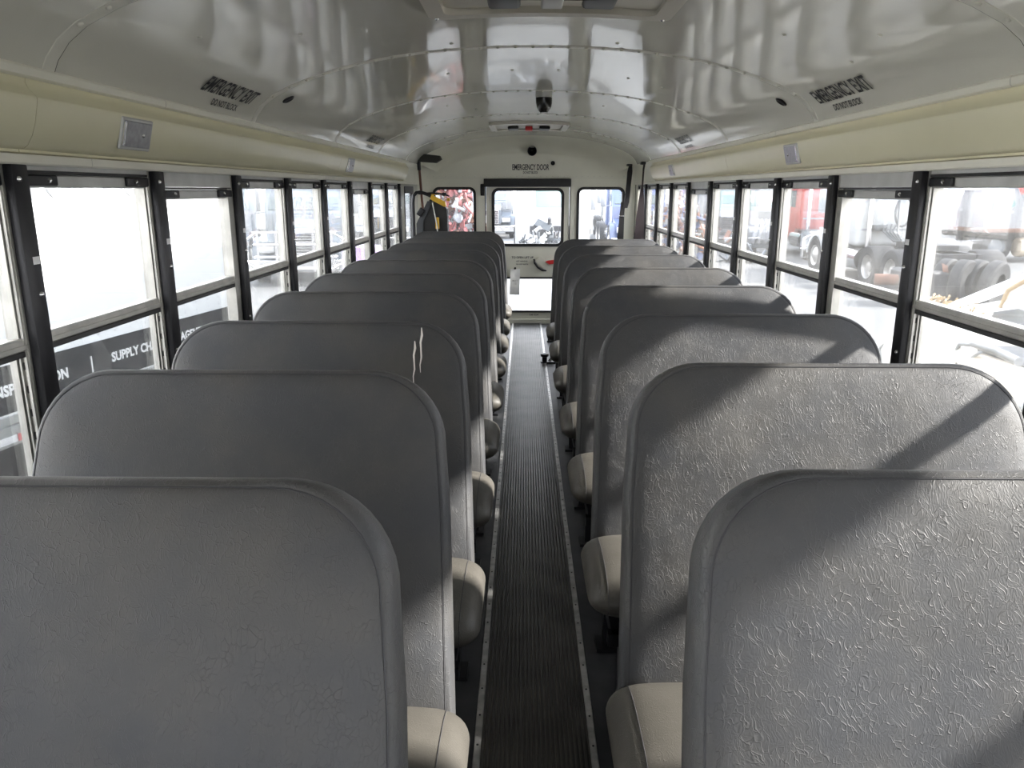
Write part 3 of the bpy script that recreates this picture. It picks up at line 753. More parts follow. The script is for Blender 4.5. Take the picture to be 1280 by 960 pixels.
# ------------------------------------------------------------------ rear corner things
t = thing('push_broom', 'upside-down push broom with brown handle in the left rear corner', 'broom', (-1.06, 7.72, 0))
MB().tube([(-1.072, 7.86, 1.68), (-1.05, 7.92, 1.2), (-1.03, 7.98, .02)], .0125, 10).build('handle', M['wood'], t, smooth=60)
MB().tube([(-1.072, 7.86, 1.69), (-1.070, 7.865, 1.61)], .018, 10).build('socket', M['black'], t, smooth=60)
mb = MB(); mb.prism([(-1.085, 1.690), (-.90, 1.678), (-.845, 1.712), (-.86, 1.745), (-1.02, 1.762), (-1.085, 1.705)], 7.82, 7.92, 'xz'); mb.build('bristle_head', M['bristle'], t)
# folded hand truck / ratchet frame
t = thing('folded_hand_truck', 'black and yellow folded hand truck behind the rearmost left seat', 'hand truck', (-.97, 7.7, 0))
mb = MB(); Y0 = 7.68
mb.tube([(-1.115, Y0, .03), (-1.115, Y0, 1.30), (-1.108, Y0, 1.365), (-1.08, Y0, 1.395), (-1.04, Y0, 1.40), (-.99, Y0, 1.385), (-.93, Y0, 1.36)], .017, 10); mb.build('tube_handle', M['black'], t, smooth=60)
mb = MB(); mb.prism([(-1.085, .35), (-1.085, 1.10), (-.955, 1.33), (-.86, 1.33), (-.79, 1.24), (-.765, .35)], Y0 + .02, Y0 + .16, 'xz'); mb.build('black_housing', M['rubber'], t)
mb = MB(); mb.prism([(-1.09, 1.0), (-1.09, 1.10), (-.975, 1.315), (-.925, 1.315), (-1.02, 1.12), (-1.04, .6), (-1.09, .6)], Y0 - .0, Y0 + .02, 'xz'); mb.build('side_plate', M['darkgrey'], t)
mb = MB(); mb.prism([(-.945, 1.345), (-.93, 1.375), (-.80, 1.31), (-.79, 1.265), (-.81, 1.262), (-.93, 1.325)], Y0 - .03, Y0 + .03, 'xz'); mb.build('yellow_bar', M['yellow'], t)
MB().bbox(-.90, -.865, Y0 - .01, Y0 + .015, 1.05, 1.16, .004, 1).build('yellow_label', M['yellow'], t)
MB().bbox(-.785, -.755, Y0 - .01, Y0 + .02, 1.315, 1.345, .004, 1).build('yellow_knob', M['yellow'], t)
MB().box(-.95, -.86, Y0 + .01, Y0 + .04, 1.372, 1.388).build('yellow_clip', M['yellow'], t)
MB().tube([(-.925, Y0 - .01, 1.30), (-.885, Y0 - .012, 1.08), (-.87, Y0 - .012, .8)], .006, 8).build('steel_rod', M['alu'], t)
mb = MB().tube([(-1.06, Y0, 1.385), (-.93, Y0, 1.392), (-.80, Y0, 1.378), (-.76, Y0, 1.36)], .008, 8); mb.bbox(-.83, -.79, Y0 - .02, Y0 + .02, 1.365, 1.395, .005, 1); mb.build('top_rod', M['black'], t)
mb = MB(); m_ = Matrix.Translation((-1.04, Y0 - .01, 1.21)) @ Matrix.Rotation(.6, 4, 'Y'); mb.bbox(-.028, .028, -.02, .02, -.04, .04, .008, 2, mat=m_); mb.build('clamp', M['black'], t)

# hanging straps
def ribbon(pts, ws, th, name, m, parent, side=(1, 0, 0)):
    mb = MB(); sd = Vector(side).normalized(); rows = []
    pts = [Vector(p) for p in pts]
    for i, p in enumerate(pts):
        tt = (pts[min(i + 1, len(pts) - 1)] - pts[max(0, i - 1)]).normalized(); nn = tt.cross(sd).normalized()
        w_ = ws[i] / 2; rows.append([p - sd * w_ - nn * th / 2, p + sd * w_ - nn * th / 2, p + sd * w_ + nn * th / 2, p - sd * w_ + nn * th / 2])
    vs = [q for r_ in rows for q in r_]; fs = [(i * 4 + k, i * 4 + (k + 1) % 4, (i + 1) * 4 + (k + 1) % 4, (i + 1) * 4 + k) for i in range(len(pts) - 1) for k in range(4)]
    fs += [(0, 1, 2, 3), tuple((len(pts) - 1) * 4 + k for k in range(4))]
    mb.add(vs, fs); return mb.build(name, m, parent)
t = thing('hanging_strap', 'black webbing strap hanging beside the right rear window', 'strap', (1.02, 8.1, 1.66), group='black straps in the right rear corner')
ribbon([(1.045, 8.12, 1.665), (1.04, 8.12, 1.60), (1.03, 8.12, 1.45), (1.018, 8.12, 1.30), (1.005, 8.12, 1.24)], [.03, .05, .045, .05, .045], .02, 'folded_webbing', M['strap'], t)
ribbon([(.985, 8.14, 1.30), (.975, 8.14, 1.15), (.965, 8.14, 1.0), (.95, 8.14, .8), (.95, 8.14, .02)], [.045, .048, .05, .052, .05], .006, 'webbing', M['strap'], t)
MB().bbox(1.005, 1.06, 8.08, 8.16, 1.655, 1.675, .006, 1).build('ceiling_hook', M['black'], t)
MB().bbox(.95, .998, 8.125, 8.15, 1.155, 1.165, .003, 1).build('buckle', M['screw'], t)
t = thing('hanging_strap', 'brown-black cloth strap hanging in front of the rear right windows', 'strap', (1.06, 7.4, 1.66), group='black straps in the right rear corner')
ribbon([(1.07, 7.36, 1.655), (1.064, 7.36, 1.6), (1.060, 7.36, 1.45), (1.058, 7.36, 1.42), (1.055, 7.36, 1.3), (1.05, 7.36, 1.15), (1.047, 7.36, 1.02), (1.045, 7.36, .8), (1.05, 7.36, .45)], [.018, .016, .014, .03, .055, .075, .088, .095, .09], .008, 'webbing', M['strap_b'], t)
MB().bbox(1.035, 1.08, 7.33, 7.40, 1.645, 1.672, .006, 1).build('ceiling_hook', M['black'], t)

# tie-down anchors on the floor
for (x, y, k, lab) in ((.185, 6.36, 1.35, 'black floor tie-down clamp on the right edge of the aisle runner'), (.235, 7.30, .8, 'black floor tie-down clamp nearest the rear door')):
    t = thing('floor_clamp', lab, 'clamp', (x, y, 0), group='floor clamps')
    MB().bbox(x - .055 * k, x + .09 * k, y - .03, y + .03, .0, .014, .004, 1).build('base', M['black'], t)
    MB().lathe([(.016 * k, 0), (.016 * k, .03 * k), (.026 * k, .034 * k), (.026 * k, .05 * k), (.0005, .054 * k)], (x - .03 * k, y, .012), (0, 0, 1), 12).build('knob', M['black'], t, smooth=40)
    mb = MB().tube([(x, y - .01, .02), (x + .03 * k, y - .03, .05 * k), (x + .07 * k, y - .02, .045 * k), (x + .1 * k, y, .02)], .010 * k, 8); mb.build('hook', M['screw'], t, smooth=60)

# ------------------------------------------------------------------ outdoors
GZ = -.95
g = tag(MB().box(-90, 90, -40, 160, GZ - .3, GZ).build('ground', M['ground']), 'pale asphalt yard', kind='structure')

# semi trailer on the left
S = 1.2
u = Vector((math.sin(math.radians(10)), math.cos(math.radians(10)), 0)); nr = Vector((u.y, -u.x, 0))
def tp(Y, Z):   # unscaled plane coordinates -> world
    X = -3.1 + .176 * Y; p = Vector((X, Y, Z)); q = CAM + (p - CAM) * S; return q
org = tp(3.0, 0); org.z = GZ
def L2(a, b, z): return Vector((org.x, org.y, 0)) + u * a + nr * b + Vector((0, 0, z))
def along(Y): return (tp(Y, 0) - Vector((org.x, org.y, 0))).dot(u)
def zz(z): return CAM.z + (z - CAM.z) * S
TM = Matrix((u, nr, Vector((0, 0, 1)))).transposed().to_4x4(); TM.translation = Vector((org.x, org.y, 0))
t = thing('semi_trailer', 'long white box trailer with dark lettered band, close outside the left windows', 'trailer', (org.x, org.y, GZ))
aF = along(5.62); aB = -6.5
MB().box(aB, aF, -2.5, -.012, zz(.31), 3.2, mat=TM).build('trailer_body', M['trailer'], t)
mb = MB()
MB().box(aB, aF, -.012, 0, zz(.34), 3.2, mat=TM).build('side_panel', M['trailer'], t)
mb = MB(); a = aB + .2
while a < aF:
    for z in (zz(.70), zz(.65), zz(.36)): mb.lathe([(.006, 0), (.004, .003), (.0004, .004)], TM @ Vector((a, .0, z)), nr, 6)
    a += .16
mb.build('rivets', M['rail'], t)
MB().box(aB, aF - .05, 0, .003, zz(.385), zz(.615), mat=TM).build('dark_band', M['band'], t)
MB().box(aB, aF, 0, .02, zz(.335), zz(.375), mat=TM).build('upper_rail', M['rail'], t)
MB().box(aB, aF, -.02, .03, zz(.235), zz(.33), mat=TM).build('lower_rail', M['rail'], t)
mb = MB(); mw = MB(); a = along(3.49)
for k in range(-4, 5):
    q = a + k * .9
    if aB < q < aF - .2: mb.box(q, q + .13, .03, .033, zz(.25), zz(.285), mat=TM); mw.box(q - .14, q - .01, .03, .033, zz(.25), zz(.285), mat=TM)
mb.build('red_reflectors', M['reflector_r'], t); mw.build('white_reflectors', M['reflector_w'], t)
for body, Ya, Yb, za, zb_, m in (('TRANSPORTATION', 3.29, 3.875, .468, .525, 'wtext'), ('SUPPLY CHAIN MANAGEMENT', 4.205, 5.165, .477, .533, 'wtext'), ('|', 4.045, 4.055, .455, .545, 'wtext'), ('avor bo', 3.60, 4.66, 1.372, 1.62, 'bigtext')):
    text_mb(body, along(Yb) - along(Ya), (zb_ - za) * S, L2(along(Ya), .0, zz(za)), u, (0, 0, 1), .006, .04).build('lettering', M[m], t, recalc=False)
mb = MB()
for a in (aB + .9, aB + 2.2): mb.lathe([(.3, 0), (.5, 0), (.52, .04), (.52, .24), (.5, .28), (.3, .28)], TM @ Vector((a, -.35, GZ + .52)), nr, 24)
mb.build('wheels', M['tire'], t, smooth=40)
mb = MB().box(aB + .3, aF - .3, -2.1, -.25, -.62, zz(.24), mat=TM); mb.box(aF - 1.3, aF - 1.15, -.5, -.35, GZ, .1, mat=TM); mb.box(aF - 1.3, aF - 1.15, -2.2, -2.05, GZ, .1, mat=TM); mb.build('underframe_shade_block', M['chassis'], t)  # underframe and legs; black box enlarged to stand for the shade under the trailer

# trucks -----------------------------------------------------------
def wheel_mb(r, w, dual):
    mb = MB(); mb.lathe([(r * .56, .02), (r * .62, 0), (r * .94, .0), (r, .04), (r, w - .04), (r * .94, w), (r * .62, w), (r * .56, w - .02)], (0, 0, 0), (1, 0, 0), 28)
    rm = MB()
    if dual: rm.lathe([(r * .57, .01), (r * .55, .03), (r * .5, .14), (r * .26, .16), (r * .24, .05), (r * .12, .04), (.001, .03)], (0, 0, 0), (1, 0, 0), 24)
    else: rm.lathe([(r * .57, .01), (r * .54, .02), (r * .45, .05), (r * .25, .0), (r * .2, -.03), (.001, -.035)], (0, 0, 0), (1, 0, 0), 24)
    return mb, rm
WHD = {}
def wheel(parent, x, y, r, w, dual, side):
    key = (r, w, dual)
    if key not in WHD:
        a, b = wheel_mb(r, w, dual); oa = a.build('wheel', M['tire'], None, smooth=40); ob = b.build('rim', M['rim'], None, smooth=50)
        WHD[key] = (oa.data, ob.data); bpy.data.objects.remove(oa); bpy.data.objects.remove(ob)
    o = bpy.data.objects.new('wheel', WHD[key][0]); col.objects.link(o); o.parent = parent
    # outer face is local x=0 side; mirrored by rotation
    if side < 0: o.location = (x, y, r); o.rotation_euler = (0, 0, 0)
    else: o.location = (x, y, r); o.rotation_euler = (0, 0, PI)
    rr = bpy.data.objects.new('rim', WHD[key][1]); col.objects.link(rr); rr.parent = o
def truck(label, x, y, rz, pm, fw=(-1.0, 1.0, 1.55, 2.35), hood=True, sleeper=True, guard=False, glassm='wglass', rearhose=False, fender=False, tall=3.1, wb=3.6, z=0):
    """conventional tractor; local +Y is forward, steer axle at y=0"""
    t = thing('tractor_truck', label, 'truck', (x, y, GZ + z), rz, group='parked trucks')
    B = lambda mb, n, m, **k: mb.build(n, m, t, local=True, **k)
    P = M[pm]
    mb = MB().box(-.45, -.35, -wb - 2.0, 1.0, .75, .98); mb.box(.35, .45, -wb - 2.0, 1.0, .75, .98); mb.box(-.4, .4, -wb - 1.95, -wb - 1.85, .6, .98)
    mb.box(-.35, .35, -wb - 1.2, -wb + .4, 1.0, 1.12)
    mb.tube([(-1.05, -wb, .52), (1.05, -wb, .52)], .09, 8); mb.tube([(-1.05, -wb - 1.25, .52), (1.05, -wb - 1.25, .52)], .09, 8)
    B(mb, 'chassis', M['chassis'])
    for sx in (-1, 1):
        wheel(t, sx * 1.2, 0, .52, .28, False, sx)
        for yy in (-wb, -wb - 1.25): wheel(t, sx * 1.22, yy, .52, .58, True, sx)
    ch = 2.45
    # cab
    cab = [(-1.9, .95), (-1.9, ch), (-1.7, ch + .12), (-.95, ch + .08), (-.55, 1.75), (-.5, .8), (-1.6, .6)]
    mb = MB(); mb.prism(cab, -1.02, 1.02, 'yz'); B(mb, 'cab', P)
    mb = MB(); mb.prism([(-.985, ch + .0), (-.60, 1.83), (-.58, 1.86), (-.955, ch + .04)], -.92, -.04, 'yz'); mb.prism([(-.985, ch + .0), (-.60, 1.83), (-.58, 1.86), (-.955, ch + .04)], .04, .92, 'yz'); B(mb, 'windshield', M[glassm])
    mb = MB()
    for sx in (-1, 1):
        a, b = sorted((sx * 1.02, sx * 1.03)); mb.prism([(-1.75, 1.75), (-1.75, 2.35), (-1.1, 2.35), (-.75, 1.78)], a, b, 'yz')
    B(mb, 'side_windows', M['wglass'])
    if sleeper:
        yb = -2.6 if wb < 4 else -3.3
        mb = MB().bbox(-1.1, 1.1, yb, -1.88, .95, tall, .12, 3); mb.prism([(-1.9, 2.5), (-1.9, tall), (-1.0, ch + .15), (-1.0, ch)], -1.0, 1.0, 'yz'); B(mb, 'sleeper', P, smooth=40)
        mb = MB()
        for sx in (-1, 1):
            for zc in (1.6, 2.3): mb.tube([(sx * .8, yb - .012, zc - .25), (sx * .8, yb - .012, zc + .25)], .012, 6)
        mb.box(-1.0, 1.0, yb - .015, yb, 1.35, 1.40); B(mb, 'back_trim', M['silver'])
    else: yb = -1.9
    # hood
    if hood:
        hp = [(-.58, .9), (-.58, 1.72), (.2, 1.66), (.8, 1.55), (.98, 1.4), (1.02, .75), (.75, .7)]
        mb = MB(); mb.prism(hp, -.52, .52, 'yz'); B(mb, 'hood', P, smooth=30)
        mb = MB()
        for sx in (-1, 1):
            arc = [(-.62 + .0, .55)] + [(.62 * -math.cos(PI * k / 10) * 1.02, .52 + .66 * math.sin(PI * k / 10)) for k in range(1, 10)] + [(.66, .55)]
            inn = [(p[0] * .88, .5 + (p[1] - .5) * .85) for p in arc][::-1]
            a, b = sorted((sx * .5, sx * 1.2)); mb.prism(arc + inn, a, b, 'yz')
            mb.prism([(-.6, .98), (-.6, 1.3), (.2, 1.25), (.85, 1.1), (.9, .8), (.5, 1.0), (0, 1.15)], *sorted((sx * .5, sx * 1.0)), axes='yz')
        B(mb, 'fenders', P, smooth=30)
        mb = MB().bbox(-.42, .42, 1.0, 1.05, .72, 1.42, .02, 1); B(mb, 'grille_frame', M['chrome'])
        mb = MB()
        for k in range(9): mb.box(-.37, .37, 1.05, 1.062, .76 + k * .07, .80 + k * .07)
        B(mb, 'grille', M['chassis'])
        mb = MB()
        for sx in (-1, 1): mb.bbox(sx * .78 - .2, sx * .78 + .2, .84, .96, .82, 1.02, .03, 2)
        B(mb, 'headlights', M['reflector_w'], smooth=50)
        mb = MB().bbox(-1.2, 1.2, 1.0, 1.2, .35, .66, .04, 2); B(mb, 'bumper', M['chrome'])
    else:
        mb = MB().bbox(-1.15, 1.15, -.6, .9, .55, 2.65, .12, 3); B(mb, 'front_body', P, smooth=40)
        mb = MB().bbox(fw[0], fw[1], .885, .915, fw[2], fw[3], .03, 1); B(mb, 'front_window', M[glassm])
        mb = MB().bbox(-1.18, 1.18, .85, 1.0, .35, .66, .04, 2); mb.box(-.7, .7, .9, .93, .8, 1.3); B(mb, 'bumper', M['chassis'])
    if guard:
        mb = MB(); G = []
        for zc in (.45, .75, 1.05, 1.35): mb.tube([(-.95, 1.12, zc), (-1.0, 1.3, zc), (-.9, 1.36, zc), (.9, 1.36, zc), (1.0, 1.3, zc), (.95, 1.12, zc)], .035, 8)
        for xx in (-.9, -.45, .45, .9): mb.tube([(xx, 1.36, .4), (xx, 1.36, 1.4)], .035, 8)
        for sx in (-1, 1): mb.tube([(sx * .9, 1.36, 1.35), (sx * 1.15, 1.33, 1.2), (sx * 1.18, 1.33, .6), (sx * .9, 1.36, .45)], .035, 8)
        B(mb, 'chrome_guard', M['chrome'], smooth=60)
    mb = MB()
    for sx in (-1, 1):
        mb.tube([(sx * 1.02, -.75, 1.8), (sx * 1.35, -.7, 1.75)], .015, 6); mb.tube([(sx * 1.02, -.75, 2.4), (sx * 1.35, -.7, 2.45)], .015, 6)
        mb.bbox(sx * 1.36 - .1, sx * 1.36 + .1, -.76, -.68, 1.75, 2.4, .03, 2)
    B(mb, 'mirrors', M['silver'], smooth=50)
    mb = MB()
    for sx in (-1, 1): mb.tube([(sx * .85, yb - .12, .9), (sx * .85, yb - .12, tall + .3)], .07, 10)
    B(mb, 'exhaust_stacks', M['chrome'], smooth=60)
    mb = MB()
    for sx in (-1, 1): mb.tube([(sx * .82, -2.6, .62), (sx * .82, -1.5, .62)], .3, 16)
    B(mb, 'fuel_tanks', M['chrome'], smooth=50)
    if rearhose:
        mb = MB(); pts = [(-.1 + .22 * math.sin(a), yb - .2 - .02 * a, 1.85 + .38 * math.cos(a)) for a in [k * PI / 8 for k in range(15)]]
        pts += [(-.25, yb - .4, 1.3), (-.3, yb - .7, 1.15)]; mb.tube(pts, .03, 8)
        for k in range(4): mb.tube([(-.5 + k * .12, yb - .05, 1.5), (-.6 + k * .08, yb - .35, 1.35), (-.5 + k * .05, yb - .8, 1.12)], .022, 6)
        mb.bbox(-.75, -.45, yb - .25, yb, 1.35, 1.5, .03, 1); mb.tube([(-.1, yb - .1, 2.2), (-.1, yb - .1, 2.75)], .015, 6)
        B(mb, 'air_hoses', M['hose'], smooth=60)
    if fender:
        mb = MB()
        for sx in (-1, 1):
            arc = [(-wb - .62 - 1.25 + .62 * (1 - math.cos(a)), .55 + .62 * math.sin(a)) for a in [k * PI / 16 for k in range(9)]]
            inn = [(p[0] + .02, p[1] - .04) for p in arc][::-1]; mb.prism(arc + inn, *sorted((sx * .6, sx * 1.22)), axes='yz')
        B(mb, 'rear_fenders', M['white'], smooth=40)
    return t
R = math.radians
# right side
truck('white tractor truck seen from behind with looped air hose, through the right emergency window', 9.7, 23.0, 0, 'white', rearhose=True, glassm='wglass')
truck('red tractor truck with pale rear fenders, beyond the white tractor on the right', 11.0, 31.0, 0, 'red_p', fender=True, tall=3.6)
truck('red truck facing the bus behind the red tractor on the right', 15.6, 42, R(170), 'red_p', glassm='wglass')
truck('white truck with teal windshield facing the bus, right of the scrap engine', 12.6, 42, R(174), 'white', glassm='wglass_t', hood=False)
truck('pale silver truck with teal windshield, fourth right window from the rear', 8.7, 34, R(176), 'silver', glassm='wglass_t', hood=False)
truck('dark grey truck far outside the right rear emergency window', 10.6, 48, R(182), 'slate', hood=False)
truck('blue truck far outside the last right windows', 7.0, 47, R(178), 'blue_p')
truck('white truck far outside the last right windows', 5.0, 38.2, R(180), 'white', glassm='wglass_t')
truck('red truck beyond the flatbed, far right', 24.0, 38, R(180), 'red_p')
# left side
truck('grey truck with chrome grille guard facing the bus on the left', -5.9, 20.6, R(188), 'grey_p', guard=True, glassm='wglass', tall=3.3)
truck('slate grey truck with chrome guard partly hidden behind the trailer on the left', -9.2, 22.5, R(192), 'slate', guard=True, tall=3.4)
truck('silver truck beyond the grille-guard truck on the left', -5.4, 30.5, R(180), 'silver', tall=3.0)
truck('blue-grey truck farthest back outside the left windows', -7.4, 42, R(185), 'slate', tall=3.0)
# rear
truck('white flat-fronted truck facing the rear door, teal windshield', .85, 25.0, R(180), 'white', fw=(-.32, .52, 1.86, 2.6), hood=False, glassm='wglass_t', tall=3.0)
truck('blue truck seen through the right rear window', 4.4, 30, R(180), 'blue_p', tall=3.0)
truck('white truck seen through the left part of the right rear window', 1.9, 38, R(180), 'white', tall=3.0)
truck('dark truck far behind the bus, left of the white flat-fronted truck', -1.7, 40, R(180), 'slate', tall=3.0)

# scrap heaps (uncountable)
def scrap(name, label, cx, cy, w, d, h, mats, n=120, seed=1, z0=0, sc=.5):
    rnd = random.Random(seed); mb = MB()
    for k in range(n):
        mb.mi = rnd.randrange(len(mats)); a = rnd.random(); px = cx + (rnd.random() - .5) * w; py = cy + (rnd.random() - .5) * d; q = 1 - abs(px - cx) / (w * .5) * .5
        pz = GZ + z0 + rnd.random() * h * q; rot = Matrix.Translation((px, py, pz)) @ Euler((rnd.random() * 3, rnd.random() * 3, rnd.random() * 3)).to_matrix().to_4x4()
        if a < .4: s_ = rnd.uniform(.15, .5) * sc; mb.bbox(-s_, s_, -s_ * .5, s_ * .5, -.03, .03, .01, 1, mat=rot)
        elif a < .75:
            l = rnd.uniform(.3, 1.0) * sc * 1.2; mb.tube([rot @ Vector((-l, 0, 0)), rot @ Vector((0, .1 * l, .1)), rot @ Vector((l, 0, 0))], rnd.uniform(.02, .05), 6)
        else: mb.lathe([(.06, -.05), (.13, -.04), (.13, .04), (.06, .05)], rot.translation, rot.to_3x3() @ Vector((0, 0, 1)), 10, cap=True)
    o = mb.build(name, mats, None, smooth=40); return tag(o, label, cat, kind='stuff') if False else tag(o, label, 'scrap', kind='stuff')
scrap('scrap_heap', 'heap of red and rusty scrap metal outside the left rear window', -2.0, 22.0, 1.7, 1.6, 3.2, [M['redscrap'], M['redscrap'], M['rust'], M['silver'], M['white']], 620, 3)
scrap('scrap_heap', 'heap of black engine parts and hoses before the white flat-fronted truck', .55, 22.6, 1.3, .7, 1.45, [M['chassis'], M['hose'], M['silver'], M['white']], 150, 4)
scrap('scrap_heap', 'pile of orange and brown scrap outside the last right windows', 5.4, 27.5, 2.0, 1.8, 2.3, [M['orange'], M['rust'], M['blue_p'], M['silver']], 300, 5)
scrap('scrap_heap', 'flat dark scrap lying on the ground outside the fifth right window', 7.4, 26.3, 1.1, 1.1, .3, [M['chassis'], M['slate']], 40, 6)

# loose engine on the ground, right
t = thing('scrap_engine', 'loose grey engine standing on the ground right of the bus', 'engine', (8.8, 29.0, GZ))
MB().bbox(8.3, 9.3, 28.6, 29.6, GZ + .3, GZ + 1.0, .08, 2).build('engine_block', M['slate'], t, smooth=40)
mb = MB()
for k in range(5): mb.tube([(8.3 + k * .22, 28.55, GZ + .5), (8.35 + k * .22, 28.4, GZ + 1.0), (8.5 + k * .15, 28.8, GZ + 1.3)], .07, 8)
mb.lathe([(.1, -.06), (.3, -.06), (.3, .06), (.1, .06)], (8.8, 28.5, GZ + .85), (0, 1, 0), 20, cap=True)
mb.build('pipes', M['silver'], t, smooth=60)
MB().box(8.4, 8.5, 28.7, 29.5, GZ, GZ + .35).box(9.1, 9.2, 28.7, 29.5, GZ, GZ + .35).build('stand', M['chassis'], t)
scrap('scrap_heap', 'orange and grey scrap behind the loose engine', 8.5, 31.0, .9, .8, 1.3, [M['orange'], M['silver'], M['slate'], M['white']], 60, 8)

# white trailer doors, right
t = thing('container_door_end', 'white trailer rear doors with dark hinges, right side', 'trailer', (14.8, 29.5, GZ))
MB().box(13.6, 16.0, 29.2, 36, GZ + .9, 3.2).build('box_body', M['white'], t)
MB().box(13.62, 14.78, 29.14, 29.2, GZ + .95, 3.1).box(14.82, 15.98, 29.14, 29.2, GZ + .95, 3.1).build('doors', M['white'], t)
mb = MB()
for xx in (14.45, 15.15): mb.tube([(xx, 29.1, GZ + .95), (xx, 29.1, 3.1)], .03, 8)
for z in (-.05, .9, 1.9): mb.bbox(14.2, 15.4, 29.05, 29.14, z, z + .12, .02, 1)
mb.build('door_hardware', M['silver'], t, smooth=50)
# flatbed with crushed cab
t = thing('flatbed_truck', 'rusty flatbed carrying a crushed white cab, far right', 'truck', (18.3, 27.5, GZ))
MB().box(15.2, 22, 26.2, 28.6, GZ + 1.0, GZ + 1.12).build('deck', M['rust'], t)
MB().box(15.3, 22, 26.8, 27.0, GZ + .65, GZ + 1.0).box(15.3, 22, 27.8, 28.0, GZ + .65, GZ + 1.0).build('frame_rails', M['chassis'], t)
for xx in (15.8, 19.6, 20.9):
    o = MB().lathe([(.29, -.02), (.50, 0), (.52, .04), (.52, .5), (.5, .54), (.29, .56)], (xx, 26.35, GZ + .52), (0, 1, 0), 24).build('wheel', M['tire'], t, smooth=40)
    MB().lathe([(.3, .02), (.26, .1), (.1, .12), (.001, .1)], (xx, 26.35, GZ + .52), (0, 1, 0), 20).build('rim', M['slate'], o, smooth=50)
MB().lathe([(.0005, -.45), (.30, -.45), (.32, -.42), (.32, .42), (.30, .45), (.0005, .45)], (17.0, 26.5, GZ + .50), (1, 0, 0), 20).build('fuel_tank', M['cream'], t, smooth=50)
MB().bbox(17.9, 18.9, 26.3, 27.0, GZ + .35, GZ + .95, .05, 1).build('tool_box', M['chassis'], t)
t = thing('crushed_cab', 'crushed white truck cab lying on the flatbed, far right', 'truck cab', (17.5, 27.4, GZ + 1.12))
mb = MB(); z = GZ + 1.12
mb.prism([(15.35, z), (15.35, z + .5), (15.5, z + 1.25), (16.3, z + 1.35), (16.6, z + .85), (17.4, z + .75), (17.7, z + .1), (17.7, z)], 26.5, 28.2, 'xz')
mb.prism([(17.7, z), (17.9, z + .25), (18.6, z + .3), (19.3, z + 1.0), (20.5, z + 1.2), (20.5, z)], 26.5, 28.2, 'xz'); mb.build('cab_shell', M['silver'], t)
mb = MB(); mb.prism([(15.55, z + .6), (15.6, z + 1.15), (16.15, z + 1.2), (16.3, z + .75), (16.0, z + .55)], 26.47, 26.5, 'xz'); mb.build('side_window', M['wglass_t'], t)
mb = MB(); mb.prism([(17.45, z + .3), (17.5, z + 1.1), (18.6, z + 1.2), (18.9, z + .5), (18.2, z + .2)], 26.6, 26.7, 'xz'); mb.build('torn_interior', M['slate'], t)
MB().tube([(17.4, 26.5, z + 1.1), (18.3, 26.5, z + 1.3), (19.4, 26.5, z + 1.05)], .05, 8).build('bent_roof_rail', M['silver'], t)
# dead axle with dual tyres on the ground
AX = Vector((-.95, -1.6, 0))
t = thing('axle_with_tyres', 'dead truck axle with worn dual tyres lying on the ground, right side', 'axle', (9.3, 16.4, GZ))
for k, (dx, dy, tl) in enumerate(((.05, .15, .0), (.26, -.12, .0), (.62, .10, -.12), (.85, -.16, -.12))):
    ax = Vector((.62, -.78, tl)).normalized()
    MB().lathe([(.12, .10), (.24, .03), (.26, 0), (.45, .0), (.49, .04), (.49, .22), (.45, .26), (.24, .26)], Vector((8.75 + dx, 16.35 + dy, GZ + .49)), ax, 26).build('tyre', M['tire'], t, smooth=40)
MB().tube([Vector((8.5, 18.4, GZ + .5)) + AX, Vector((9.9, 17.85, GZ + .52)) + AX], .12, 10).build('axle_tube', M['rust'], t, smooth=60)
mb = MB().bbox(7.95, 8.75, 16.0, 17.0, GZ + .0, GZ + .75, .06, 1); mb.bbox(7.8, 8.3, 16.1, 16.3, GZ + .0, GZ + .35, .03, 1); mb.build('suspension_frame', M['chassis'], t, smooth=40)
MB().lathe([(.0005, .02), (.16, .0), (.2, -.1)], Vector((9.72, 17.78, GZ + .72)) + AX, (.9, -.4, .2), 14).build('rusty_hub', M['rust'], t, smooth=50)

# wrecker right beside the bus
t = thing('tow_truck', 'white and cream tow truck with ropes and boom, close outside the right windows', 'tow truck', (2.95, 4.5, GZ))
mb = MB(); mb.bbox(2.55, 4.3, 1.6, 4.62, GZ + .5, .50, .10, 5); mb.build('cream_body', M['towcream'], t, smooth=50)
mb = MB(); mb.bbox(2.64, 4.2, 1.8, 4.5, .49, .53, .015, 2); mb.build('deck_plate', M['slate'], t)
mb = MB(); mb.prism([(4.62, -.6), (4.62, .60), (5.0, .59), (5.2, .56), (5.4, .49), (5.58, .38), (5.72, .23), (5.80, .05), (5.84, -.2), (5.84, -.6)], 2.62, 4.3, 'yz'); mb.build('white_hood', M['towwhite'], t, smooth=50)
mb = MB(); mb.prism([(1.8, .52), (1.8, .58), (4.3, .60), (4.64, .66), (4.9, .64), (4.9, .55)], 3.0, 4.2, 'yz'); mb.build('white_bed', M['towwhite'], t)
MB().tube([(2.75, 5.3, .53), (2.66, 5.5, .42), (2.615, 5.65, .28), (2.61, 5.6, .16), (2.61, 5.4, .13), (2.61, 5.2, .14)], .010, 8).build('hood_cable', M['silver'], t, smooth=60)
text_mb('MILLER', .40, .06, (2.548, 4.52, .365), (0, -1, 0), (0, 0, 1), .004).build('lettering', M['chassis'], t, recalc=False)
mb = MB()
mb.tube([(2.66, 4.75, .42), (2.60, 4.6, .52), (2.62, 4.3, .56)], .012, 8); mb.tube([(2.62, 4.5, .54), (2.60, 4.2, .55)], .024, 8); mb.tube([(2.62, 4.75, .30), (2.58, 4.35, .52)], .010, 8)
mb.tube([(2.6, 4.2, .545), (2.58, 4.0, .54)], .026, 8); mb.build('grey_rods', M['silver'], t, smooth=60)
mb = MB()
